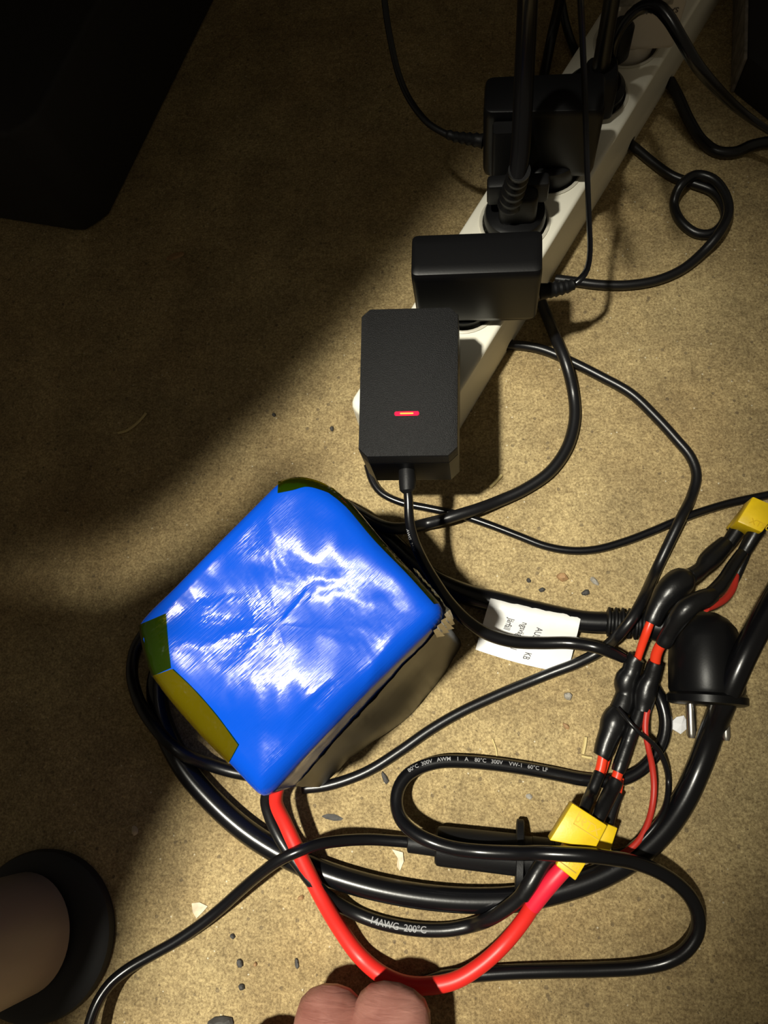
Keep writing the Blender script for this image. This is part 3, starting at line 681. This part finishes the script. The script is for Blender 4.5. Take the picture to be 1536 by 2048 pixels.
# lower connectors
lc_ = obj('connector', quadbox([(1145, 1606), (1215, 1651), (1191, 1698), (1099, 1681)], 35, 22, .7), M['yellow'], hs, label='yellow connector with raised frame, upper of the stacked pair')
obj('connector', quadbox([(1196, 1640), (1236, 1656), (1220, 1704), (1178, 1700)], 21.5, 9, .7), M['yellow'], hs, label='yellow connector half hidden below the other')
a_ = P(1215, 1651, 35); b_ = P(1145, 1606, 35); c_ = P(1191, 1696, 35)
ex = (b_ - a_).normalized(); ey = (a_ - c_).normalized() * -1
fr_o = a_ + ex * 1.5 + ey * 1.2
Wd = (b_ - a_).length
def strip3(p, q_, wd=.45, h=.35):
    d = (q_ - p).normalized(); s_ = d.cross(UZ).normalized()
    return box((p + q_) / 2 + UZ * .1, d, s_, UZ, (q_ - p).length, wd, h)
r0 = a_ + ex * .5 + ey * 8.2; r1 = a_ + ex * (Wd - 5) + ey * 8.2; r2 = a_ + ex * (Wd - 5) + ey * 1.0
obj('raised_frame', join(strip3(r0, r1), strip3(r1, r2)), mat('yellow_frame', (.70, .46, .005), .45), lc_)
Vt, Ft = text_geo('XT90', 5.6)
obj('lettering', ([a_ + ex * (x + 1.6) + ey * (6.8 - y) * 1 + UZ * .12 for x, y in Vt], Ft), mat('raised_yellow_print', (.73, .48, .005), .5), lc_, label='raised lettering')
# thin pair running to the lower connector
sleeve([(1294, 1418, 20, 15), (1291, 1440, 20, 14), (1291, 1466, 20, 12), (1297, 1498, 18, 12), (1304, 1530, 14, 13), (1308, 1570, 12, 13), (1305, 1610, 12, 13), (1295, 1648, 14, 13), (1278, 1680, 15.5, 13), (1254, 1702, 16, 13), (1228, 1713, 15, 13), (1218, 1706, 16, 13)], 'dull_red', 'wire', 12, label='thin red wire in a long bow')
sleeve([(1236, 1416, 23, 9), (1248, 1430, 25, 9), (1262, 1448, 27, 9), (1280, 1466, 26, 9), (1300, 1482, 21, 10), (1318, 1502, 17, 11), (1331, 1530, 12, 12), (1337, 1562, 7, 12), (1333, 1604, 11, 12), (1318, 1640, 16, 12), (1296, 1668, 16, 12), (1270, 1692, 14, 12), (1240, 1702, 13, 11), (1224, 1702, 14, 11)], 'rubber', 'wire', 12, label='thin black wire in a long bow')

# ------------------------------------------------------------------ battery pack
bt = thing('battery_pack', 'bright blue film-wrapped battery pack with amber tape at its ends', 'battery', (-80, 30, 0))
Z0 = 118.0; RE = 8.0
def zplane(x, y): return Z0 + .085 * (y - 30) + .03 * (x + 80)
def Pb(px, py, dz=0.0):
    p = P(px, py, Z0)
    for _ in range(5): p = P(px, py, zplane(p.x, p.y) + dz)
    return p
out_px = [(276, 1248), (300, 1220), (345, 1177), (450, 1070), (540, 980), (553, 967), (572, 956), (600, 954), (632, 960), (666, 975), (700, 1004), (760, 1075), (830, 1150), (878, 1204), (887, 1217), (882, 1236), (860, 1262), (790, 1330), (700, 1420), (610, 1513), (552, 1578), (536, 1592), (524, 1596), (508, 1583), (460, 1531), (400, 1470), (340, 1402), (302, 1353), (286, 1300)]
outl = [Pb(x, y, -RE * .6) for x, y in out_px]
def resample(poly, n):
    L = [0]
    m = len(poly)
    for i in range(m): L.append(L[-1] + (Vector(poly[(i + 1) % m]) - Vector(poly[i])).length)
    res = []; j = 0
    for k in range(n):
        d = L[-1] * k / n
        while L[j + 1] < d: j += 1
        f = (d - L[j]) / max(L[j + 1] - L[j], 1e-9); res.append(Vector(poly[j]).lerp(Vector(poly[(j + 1) % m]), f))
    return res
NB = 168
ob = [Vector((p.x, p.y, 0)) for p in resample(outl, NB)]
ob = [(ob[i - 1] + ob[i] * 2 + ob[(i + 1) % NB]) / 4 for i in range(NB)]
cB = sum(ob, Vector()) / NB
def pdist(p):
    best = 1e9
    for i in range(0, NB):
        a_, b_ = ob[i], ob[(i + 1) % NB]; e = b_ - a_
        t = min(max((p - a_).dot(e) / e.length_squared, 0), 1)
        d = (p - a_ - e * t).length_squared
        if d < best: best = d
    return best ** .5
def ztop(p):
    p = Vector((p.x, p.y, 0)); d = pdist(p)
    z = zplane(p.x, p.y)
    if d < RE: z -= RE * (1 - math.sqrt(max(0, 1 - (1 - d / RE) ** 2)))
    bulge = 3.0 * (1 - math.exp(-d / 14.0))
    q_ = Vector((p.x * .028, p.y * .028, 1.7))
    wr = noise.noise(q_) * 1.1 + abs(noise.noise(q_ * 2.3 + Vector((5, 2, 0)))) * -.8
    z += bulge + wr * min(1, d / 12)
    t = (p.y - YM) / HH; z += -.12 * HH * (t - t ** 3 / 3) * math.exp(-(t / 1.3) ** 6) * min(1, d / 14)   # a slack saddle across the middle
    # creases that run in from the lower edge
    for (cx, cy, ang, ln, hgt) in CRE:
        dx_, dy_ = p.x - cx, p.y - cy
        al = dx_ * math.cos(ang) + dy_ * math.sin(ang); ac = -dx_ * math.sin(ang) + dy_ * math.cos(ang)
        z += hgt * math.exp(-(ac / 2.0) ** 2) * math.exp(-(al / ln) ** 2)
    return z
CRE = []
YM = (P(640, 1170, 122).y + P(580, 1420, 116).y) / 2; HH = abs(P(640, 1170, 122).y - P(580, 1420, 116).y) / 2
for px, py, ang, ln, hgt in ((790, 1260, 1.0, 13, .5), (620, 1390, .75, 16, .9), (660, 1440, -.6, 10, .6), (560, 1480, .9, 12, .6), (450, 1350, -.7, 18, .35), (640, 1180, .2, 12, .7), (590, 1220, .9, 14, .6), (740, 1360, 1.2, 10, .6)):
    cpt = Pb(px, py); CRE.append((cpt.x, cpt.y, ang, ln, hgt))
ts = [1, .995, .985, .97, .955, .94, .92, .90, .87, .84, .80, .76, .72, .67, .62, .57, .51, .45, .38, .31, .24, .16, .08]
rings = []
for z, k in ((0, .985), (4, 1.0), (20, 1.004), (45, 1.0), (65, 1.002), (85, 1.0), (100, 1.0)):
    rr = []
    for i, p in enumerate(ob):
        wv = noise.noise(Vector((i * .22, z * .05, 3))) * .7
        e = cB + (p - cB) * (k + wv * .006); rr.append(Vector((e.x, e.y, z)))
    rings.append(rr)
for t in ts:
    rr = []
    for p in ob:
        e = cB + (p - cB) * t; rr.append(Vector((e.x, e.y, ztop(e))))
    rings.append(rr)
V, F = loft(rings, True, False)
V.append(Vector((cB.x, cB.y, ztop(cB)))); kk = (len(rings) - 1) * NB
for i in range(NB): F.append((kk + i, kk + (i + 1) % NB, len(V) - 1))
bf = obj('film_wrap', (V, F), M['film'], bt, sharp=80)
# tape pieces: sheets lying on the pack, small thickness
def sheet(px_poly, lift=.45, nu=14, nv=6, over=0.0):
    """px_poly: two polylines (outer, inner) of equal count; draped on the pack top"""
    A, B = px_poly
    A = catmull([(x, y, 0) for x, y in A], 6); B = catmull([(x, y, 0) for x, y in B], 6)
    def at(c, t):
        f = t * (len(c) - 1); i = min(int(f), len(c) - 2); f -= i
        return (c[i][0] + (c[i + 1][0] - c[i][0]) * f, c[i][1] + (c[i + 1][1] - c[i][1]) * f)
    rows = []
    for j in range(nv + 1):
        row = []
        for i in range(nu + 1):
            a_, b_ = at(A, i / nu), at(B, i / nu); v = j / nv
            p = Pb(a_[0] + (b_[0] - a_[0]) * v, a_[1] + (b_[1] - a_[1]) * v)
            for _ in range(3):
                pc = Vector((p.x, p.y, 0)); z = ztop(pc)
                p = P(a_[0] + (b_[0] - a_[0]) * v, a_[1] + (b_[1] - a_[1]) * v, z + lift)
            w_ = .35 * noise.noise(Vector((p.x * .22, p.y * .22, 9)))
            p.z += w_
            row.append(p)
        rows.append(row)
    # fold the outer edge over the side
    rows.insert(0, [Vector((p.x, p.y, p.z)) + (Vector((p.x, p.y, 0)) - cB).normalized() * .8 - Vector((0, 0, 9 + over + 3 * noise.noise(Vector((p.x * .3, p.y * .3, 0))))) for p in rows[0]])
    n_ = nu + 1; V = [p for r_ in rows for p in r_]; F = []
    for j in range(len(rows) - 1):
        for i in range(nu): F.append((j * n_ + i, j * n_ + i + 1, (j + 1) * n_ + i + 1, (j + 1) * n_ + i))
    return V, F
def tape(A, B, label=None, m='amber', **k):
    o = obj('tape_strip', sheet((A, B), **k), M[m], bt, sharp=60, label=label)
    return o
tape([(277, 1250), (286, 1300), (303, 1353)], [(331, 1227), (335, 1280), (341, 1336)], label='short dark green looking tape end')
tape([(304, 1352), (341, 1402), (400, 1469), (456, 1527)], [(344, 1338), (384, 1376), (430, 1428), (476, 1490)], lift=1.0, m='amber2', label='amber tape along the left end')
tape([(556, 963), (574, 956), (604, 954), (640, 963), (668, 977)], [(555, 986), (585, 980), (612, 973), (642, 980), (660, 987)])
tape([(666, 976), (700, 1005), (760, 1076), (830, 1151), (879, 1206)], [(656, 985), (688, 1010), (746, 1078), (816, 1150), (868, 1208)], label='amber tape along the far end')
# insulation card and tinted film on the side that faces the wiring
def outline_i(px, py):
    p = Pb(px, py); return min(range(NB), key=lambda i: (ob[i] - Vector((p.x, p.y, 0))).length_squared)
i0, i1 = outline_i(884, 1226), outline_i(540, 1590)
idx = []; i = i0
while True:
    idx.append(i)
    if i == i1: break
    i = (i + 1) % NB
rows = []
for j in range(9):
    row = []
    for k, i in enumerate(idx):
        u = k / (len(idx) - 1); p = ob[i]; nrm = (p - cB).normalized()
        zt = 106 - 22 * math.sin(min(u * 1.6, 1.57)) - 18 * u ** 2 + 5 * noise.noise(Vector((u * 9, 1, 0))) + 3 * noise.noise(Vector((u * 31, 4, 0)))
        zb = .8 if u < .5 else .8 + 7.4 * min(1, (u - .5) * 6); z = zt + (zb - zt) * j / 8
        flare = 20 * max(0, (.55 - z / 118)) * (.35 + .65 * math.sin(min(1, u * 1.25) * 3.0) ** .7) * (1 + .25 * noise.noise(Vector((u * 4, z * .02, 2))))
        row.append(p + nrm * (1.0 + flare + .5 * noise.noise(Vector((u * 12, z * .07, 0)))) + Vector((0, 0, z)))
    rows.append(row)
V, F = loft(rows, False, False, closed=False)
obj('insulation_card', (V, F), M['insul'], bt, sharp=60, label='dark glossy insulation on the side facing the wiring')
rows = []
for j in range(5):
    row = []
    for k in range(13):
        u = k / 12; pa = Vector(P(735 - 140 * u, 1490 + 84 * u + 6 * math.sin(u * 3), 7.2)); ii = idx[int((.62 + .38 * u) * (len(idx) - 1))]
        pb = ob[ii] + (ob[ii] - cB).normalized() * 2.0 + Vector((0, 0, 50 - 8 * u + 5 * noise.noise(Vector((u * 8, 0, 0)))))
        t = j / 4; row.append(pa.lerp(pb, t) + Vector((0, 0, -6 * math.sin(t * 3.1))) * (1 if 0 < j < 4 else 0) + Vector((0, 0, .6 * noise.noise(Vector((u * 9, t * 5, 0))))))
    rows.append(row)
obj('film_flap', loft(rows, False, False, closed=False), M['clear'], bt, sharp=60, label='loose tinted film at the foot of the pack')
# crinkled tape at the right corner
rows = []
for j in range(4):
    row = []
    for k in range(25):
        u = k / 24; i = (outline_i(862, 1262) - int(u * 14)) % NB
        f = u * 14 - int(u * 14); p = ob[i].lerp(ob[(i - 1) % NB], f); nrm = (p - cB).normalized()
        z = zplane(p.x, p.y) - 4 - (0, 14, 32, 50)[j] * (.55 + .45 * math.sin(u * 3.0))
        row.append(p + nrm * (1.4 + (1.9 if k % 2 else 0) * (.4 + .35 * j) + 1.1 * noise.noise(Vector((k * .7, j, 2)))) + Vector((0, 0, z)))
    rows.append(row)
obj('tape_strip', loft(rows, False, False, closed=False), M['crinkle'], bt, sharp=15, label='crinkled tape at the corner')
# its own leads
rw = [(560, 1560, 40, 26), (552, 1604, 30, 27), (572, 1650, 24, 28), (598, 1706, 21, 29), (640, 1790, 16, 30), (680, 1858, 10, 31), (720, 1912, 8, 32), (765, 1950, 11.5, 33), (812, 1969, 12.5, 33), (860, 1971, 12.5, 33), (912, 1960, 12.5, 32), (962, 1930, 12.5, 31), (1010, 1886, 13, 31), (1050, 1836, 18, 31), (1068, 1806, 22.5, 31)]
obj('red_lead', cable(rw, seg=16), M['red'], bt, label='bright red lead')
obj('red_sleeve', cable([(1064, 1812, 22, 35), (1084, 1786, 25, 36), (1106, 1760, 27.5, 36), (1130, 1734, 28.5, 35)], seg=16), M['pink'], bt, label='pinkish red sleeve')
bw = [(548, 1560, 30), (533, 1600, 22), (540, 1632, 19), (556, 1668, 17), (574, 1698, 17), (600, 1732, 18.5), (628, 1768, 18), (664, 1800, 10), (706, 1824, 4), (750, 1842, 3.6), (800, 1854, 3.6), (850, 1860, 3.6), (900, 1859, 3.6), (945, 1850, 5), (972, 1841, 13), (996, 1828, 18), (1030, 1804, 22.5), (1052, 1782, 26)]
bp_ = catmull(pix(bw, 3.5), 2.2)
obj('black_lead', sweep(bp_, 14), M['rubber'], bt)
obj('black_sleeve', cable([(1044, 1792, 26.5, 32), (1060, 1768, 28.5, 33), (1078, 1738, 28.5, 33), (1098, 1714, 27.5, 32), (1118, 1712, 28, 30)], seg=16), M['shrink'], bt)
Lb = [0]
for i in range(1, len(bp_)): Lb.append(Lb[-1] + math.dist(bp_[i][:3], bp_[i - 1][:3]))
st_i = min(range(len(bp_)), key=lambda i: (Vector(bp_[i][:3]) - P(742, 1838, 3.6)).length)
obj('lettering', text_tube('14AWG  200°C', 4.6, bp_, Lb[st_i], tilt=.28), M['print'], bt, label='white print on the black lead')
s2 = min(range(len(bp_)), key=lambda i: (Vector(bp_[i][:3]) - P(1022, 1812, 10)).length)
bc = obj('connector', quadbox([(1130, 1691), (1188, 1701), (1151, 1762), (1112, 1731)], 35, 22, .7), M['yellow'], bt, label='yellow connector on the red lead')
e0, e1 = P(1116, 1727, 35), P(1149, 1751, 35)
obj('groove', join(strip3(e0 + Vector((.8, 1.0, 0)), e1 + Vector((.8, 1.0, 0)), .4)), mat('yellow_groove', (.45, .28, .003), .5), bc)
ex = (e1 - e0).normalized(); ey = Vector((-ex.y, ex.x, 0))
Vt, Ft = text_geo('XT90', 4.4)
obj('lettering', ([e0 + ex * x * .85 + ey * (y + 2.6) + UZ * .15 + ex * .6 for x, y in Vt], Ft), mat('yellow_letter', (.72, .47, .005), .5), bc, label='raised lettering')

# ------------------------------------------------------------------ inline barrel connector with eared flange
ic = thing('inline_connector', 'black barrel connector with two-eared flange on its own cord', 'connector', P(960, 1700))
i_a = P(830, 1686, 10); i_b = P(1090, 1716, 11); iax = (i_b - i_a).normalized()
obj('barrel', lathe(P(872, 1691, 10), iax, [(0, 8.5), (1, 9.6), (3, 9.9), (46, 10.2), (46.2, 9.6), (50, 9.6), (50.2, 9.9), (61, 9.9), (61.5, 9.0), (63, 9.0), (63.2, 8.0), (66, 7.8)], 36), M['matte'], ic)
obj('boot', lathe(P(816, 1684, 10), iax, [(0, 4.6), (.6, 5.3), (12, 5.5), (17, 5.8)], 28), M['matte'], ic)
fcen = P(1039, 1709, 11); sd = iax.cross(UZ).normalized(); up_ = (UZ - sd * (-.34 if sd.y > 0 else .34)).normalized(); sd = iax.cross(up_).normalized(); up_ = sd.cross(iax).normalized(); up_ = up_ if up_.z > 0 else -up_; ear = []
for k in range(48):
    a_ = 2 * math.pi * k / 48; x = math.cos(a_); y = math.sin(a_)
    rr_ = 1 / ((abs(x) ** 2.2 + abs(y) ** 2.2) ** (1 / 2.2))
    ear.append((x * rr_ * 17.4, y * rr_ * 9.4))
fl_ = loft([[fcen + iax * t + sd * x * k_ + up_ * y * k_ for x, y in ear] for t, k_ in ((-2, .95), (-1.6, 1), (1.6, 1), (2, .95))])
obj('flange', fl_, M['matte'], ic)
ci = [(822, 1685, 10), (790, 1682, 11), (740, 1679, 14), (690, 1681, 20), (640, 1688, 27), (598, 1702, 31), (560, 1720, 30), (520, 1748, 24), (480, 1782, 17), (440, 1818, 12), (400, 1850, 10), (350, 1884, 9), (300, 1912, 9), (256, 1938, 10), (222, 1966, 12), (198, 2000, 14), (182, 2040, 15), (172, 2090, 15), (160, 2180, 12)]
obj('cord', cable(ci, 3.0, seg=14), M['pvc'], ic)

# ------------------------------------------------------------------ printed power cable with its wide loop
dcp = [(1306, 1372, 5), (1322, 1402, 4), (1331, 1440, 4), (1326, 1480, 4), (1308, 1512, 4), (1280, 1541, 4), (1246, 1558, 4), (1206, 1562, 4), (1160, 1558, 4.5), (1110, 1548, 5), (1050, 1537, 6), (985, 1528, 7), (925, 1523, 8), (880, 1524, 9), (840, 1535, 10), (812, 1553, 12), (796, 1580, 14), (793, 1610, 16), (802, 1638, 19), (824, 1662, 23), (860, 1682, 26), (905, 1696, 26.5), (960, 1703, 26.5), (1030, 1706, 31), (1080, 1706, 37), (1130, 1708, 39.5), (1180, 1711, 39.5), (1220, 1716, 35), (1265, 1724, 28), (1310, 1740, 23), (1350, 1764, 19), (1380, 1794, 16), (1396, 1830, 14), (1394, 1866, 12), (1372, 1900, 10), (1335, 1922, 7), (1280, 1934, 5), (1200, 1939, 4), (1110, 1941, 4), (1020, 1944, 4), (940, 1950, 4), (880, 1957, 3.7), (835, 1972, 3.7), (800, 1998, 3.7), (772, 2040, 6)]
pth = catmull(pix(dcp, 3.55), 2.2)
pc = thing('power_cable', 'printed black cable looping over the barrel connector down to the hand', 'cable', P(1100, 1800))
obj('sheath', sweep(pth, 16), M['pvc'], pc)
Lp = [0]
for i in range(1, len(pth)): Lp.append(Lp[-1] + math.dist(pth[i][:3], pth[i - 1][:3]))
rev = list(reversed(pth)); Lr = [0]
for i in range(1, len(rev)): Lr.append(Lr[-1] + math.dist(rev[i][:3], rev[i - 1][:3]))
s_i = min(range(len(rev)), key=lambda i: (Vector(rev[i][:3]) - P(816, 1550, 12)).length)
obj('lettering', text_tube('80°C  300V   AWM    I    A    80°C   300V    VW-1   60°C  LF', 3.0, rev, Lr[s_i], tilt=.45), M['print'], pc, label='faint white print along the sheath')

# ------------------------------------------------------------------ hand: closed left hand, two knuckles reach into the picture
J = {}
J['arm'] = (-96, -470, 190, 33); J['wrist'] = (-80, -300, 132, 27); J['palm'] = (-70, -238, 108, 30)
ki = P(785, 1974, 34) - Vector((0, 1.5, 0)); km = P(664, 1991, 31) - Vector((0, 1.5, 0))
def bent(k, r, back=60): return [(k.x - 1, k.y - back, k.z + 14, r * 1.02), (k.x, k.y, k.z, r), (k.x + 1, k.y - 30, k.z - 14, r * .62), (k.x + 2, k.y - 50, k.z - 18, r * .55)]
kr = km + Vector((-36, -24, -2)); kl = km + Vector((-68, -50, -4))
J['wrist'] = (ki.x - 46, ki.y - 170, 78, 27); J['palm'] = (ki.x - 36, ki.y - 112, 60, 28); J['arm'] = (ki.x - 62, ki.y - 340, 150, 33)
fing = {'index': bent(ki, 21.5), 'middle': bent(km, 19.5, 56), 'ring': bent(kr, 17.5), 'little': bent(kl, 15),
 'thumb': [(ki.x + 6, ki.y - 124, 56, 18), (ki.x + 40, ki.y - 96, 42, 15), (ki.x + 40, ki.y - 70, 28, 12), (ki.x + 28, ki.y - 54, 20, 10)]}
verts, edges, rad = [], [], []
def addv(v):
    verts.append(Vector(v[:3])); rad.append(v[3]); return len(verts) - 1
wv = addv(J['wrist']); av = addv(J['arm']); pv = addv(J['palm'])
edges += [(wv, av), (wv, pv)]
for nme, ch in fing.items():
    prev = wv if nme == 'thumb' else pv
    for v in ch:
        k = addv(v); edges.append((prev, k)); prev = k
me = bpy.data.meshes.new('hand'); hb = Vector((-70, -230, 20))
me.from_pydata([(v - hb) * S for v in verts], edges, [])
hand = bpy.data.objects.new('hand', me); COL.objects.link(hand); hand.location = hb * S; BASE['hand'] = hb
sk = hand.modifiers.new('skin', 'SKIN'); sk.use_smooth_shade = True; sk.branch_smoothing = .3
for i, r_ in enumerate(rad):
    sv = me.skin_vertices[0].data[i]; sv.radius = (r_ * S, r_ * S); sv.use_root = (i == wv)
hand.modifiers.new('sub', 'SUBSURF').levels = 2; hand.modifiers['sub'].render_levels = 3
bpy.context.view_layer.update()
dg = bpy.context.evaluated_depsgraph_get()
hm = bpy.data.meshes.new_from_object(hand.evaluated_get(dg)); hand.modifiers.clear(); hand.data = hm
hm.polygons.foreach_set('use_smooth', [True] * len(hm.polygons)); hm.materials.clear(); hm.materials.append(M['skin'])
# knuckle creases pressed into the skin of the two visible knuckles
for v in hm.vertices:
    p = v.co / S + hb
    for (kx, ky, kz) in (tuple(ki), tuple(km)):
        d = (Vector((p.x - kx, p.y - ky, p.z - kz))).length
        if d < 30 and p.z > kz - 4:
            for off, dep in ((-1.5, .9), (3.8, .55), (-7.5, .7)):
                yy = ky + 5 + off + 1.6 * math.sin(p.x * .35) + .12 * (p.x - kx)
                v.co.z -= dep * math.exp(-((p.y - yy) / .8) ** 2) * S
_props(hand, 'hand with bent knuckles reaching in at the red lead', 'hand')

# ------------------------------------------------------------------ bits lying on the floor
def chip(px, py, wpx, hpx, m, label, ang=0, zr=.5, name='stone_chip', cat='stone', n=9):
    c = P(px, py); sx = mm(wpx, 0, px, py) / 2; sy = mm(hpx, 0, px, py) / 2; hz = min(sx, sy) * 2 * zr
    rnd = random.Random(px * 7 + py); ca, sa = math.cos(ang), math.sin(ang); rr = [rnd.uniform(.78, 1.12) for _ in range(n)]
    rings = []
    for z, k in ((0, .82), (.35, 1.0), (.75, .82), (1.0, .42)):
        ring = []
        for i in range(n):
            a_ = 2 * math.pi * i / n; x = math.cos(a_) * sx * rr[i] * k; y = math.sin(a_) * sy * rr[i] * k
            ring.append(Vector((c.x + x * ca - y * sa, c.y + x * sa + y * ca, hz * z * (1 + .2 * rnd.uniform(-1, 1)) if z else 0)))
        rings.append(ring)
    return obj(name, loft(rings), M[m], base=(c.x, c.y, 0), sharp=25, label=label, cat=cat)
chip(1124, 1155, 24, 18, 'stone_b', 'tan brown pebble on the floor above the paper flag', -.25, .6, 'pebble', 'pebble')
chip(1188, 1162, 24, 11, 'stone_g', 'pale slender pebble right of the tan pebble', -.8, .6, 'pebble', 'pebble')
chip(1171, 1186, 18, 14, 'stone_d', 'dark crumb just below the pale slender pebble', .3)
chip(1084, 1180, 16, 10, 'stone_d', 'dark speck nearest the top edge of the paper flag', .2)
chip(1057, 1161, 9, 12, 'stone_d', 'small dark crumb left of the tan pebble', .2)
chip(1135, 1392, 19, 16, 'stone_g', 'grey brown pebble under the curving thin cable', -.4, .7, 'pebble', 'pebble')
chip(1132, 1452, 17, 10, 'stone_b', 'reddish brown chip between thin cable and wire loop', -.6)
chip(1058, 1593, 17, 11, 'stone_g', 'small round grey fleck inside the printed cable loop', 0, .3)
chip(745, 1792, 10, 14, 'stone_g', 'light grey chip touching the black lead print', .8)
chip(632, 1791, 10, 14, 'stone_g', 'light chip left of the red lead', .5)
chip(602, 1795, 13, 10, 'stone_b', 'brown crumb left of the light chip by the red lead', .4)
chip(466, 1872, 10, 12, 'stone_d', 'uppermost dark chip on the bright floor by the hand', .6)
chip(480, 1926, 14, 16, 'stone_d', 'largest dark chip on the bright floor, mid row', .9)
chip(594, 1926, 9, 18, 'stone_d', 'slender dark chip above the hand', .2)
chip(484, 1973, 13, 12, 'stone_d', 'lowest dark chip on the bright floor left of the hand', .2)
chip(511, 1928, 9, 9, 'stone_b', 'brown crumb beside the largest dark chip', .2)
chip(442, 2046, 54, 26, 'stone_d', 'ragged dark lump at the bottom edge left of the hand', .1, .4)
chip(352, 512, 40, 16, 'stone_b', 'brown leaf scrap in the dim floor below the black box', .3, .12, 'leaf_scrap', 'leaf')
chip(664, 858, 9, 11, 'stone_d', 'dark crumb left of the end of the strip', .2)
chip(548, 830, 9, 9, 'stone_d', 'dark crumb on the lit band left of strip', .2)
chip(770, 1556, 12, 26, 'stone_d', 'thin dark sliver left of the printed cable loop', .5, .4)
chip(665, 1634, 44, 12, 'stone_d', 'dark flat smear of dirt right of the red lead', -.1, .1)
chip(270, 1660, 14, 20, 'flake', 'pale flake on the shaded floor left of the thick lead', .3, .2, 'paint_flake', 'flake')
def scrap(name, label, cat, pts, m, z=.5, peak=None):
    P0 = [P(x, y) for x, y in pts]; c = sum(P0, Vector()) / len(P0); rnd = random.Random(len(label))
    top = [p + Vector((0, 0, z + rnd.uniform(0, z * 1.5))) for p in P0]; bot = [p + Vector((0, 0, .02)) for p in P0]
    n = len(pts); V = bot + top + [c + Vector((0, 0, peak or z * 2))]
    F = [tuple(range(n - 1, -1, -1))]
    for i in range(n):
        j = (i + 1) % n; F.append((i, j, n + j, n + i)); F.append((n + i, n + j, 2 * n))
    return obj(name, (V, F), M[m], base=(c.x, c.y, 0), sharp=10, label=label, cat=cat)
scrap('paper_scrap', 'small crumpled white paper scrap by the thick lead', 'paper', [(1341, 1444), (1352, 1434), (1366, 1431), (1370, 1438), (1382, 1443), (1374, 1452), (1372, 1458), (1360, 1468), (1350, 1462), (1340, 1456)], 'scrap', 1.0, 3)
scrap('paint_flake', 'tan flake with ragged edge beside the barrel cord', 'flake', [(384, 1806), (400, 1804), (416, 1812), (408, 1822), (394, 1836), (386, 1824)], 'flake', .5)
scrap('paint_flake', 'yellowish torn flake under the boot of the barrel connector', 'flake', [(784, 1698), (806, 1704), (808, 1722), (800, 1742), (794, 1732), (796, 1716)], 'flake', .5)
def straw(pts, w, label, name='straw'):
    o = obj(name, cable([(x, y, w * .15 + .3, w) for x, y in pts], seg=6, step=3), M['straw'], label=label, cat='straw')
    return o
straw([(236, 866), (252, 862), (270, 850), (286, 834), (292, 826)], 5, 'pale curved straw on the dim floor far left')
straw([(1172, 1474), (1170, 1490), (1166, 1508)], 7, 'short pale straw left of the wiring harness, upper one')
straw([(1163, 1512), (1176, 1515), (1184, 1516)], 6, 'short pale straw left of the wiring harness, lower one')
straw([(985, 1478), (992, 1498), (994, 1512)], 3, 'hair-thin pale straw above the printed cable')
straw([(980, 974), (992, 962), (1003, 950)], 7, 'thin twig fragment below the strip near the charger', 'twig')
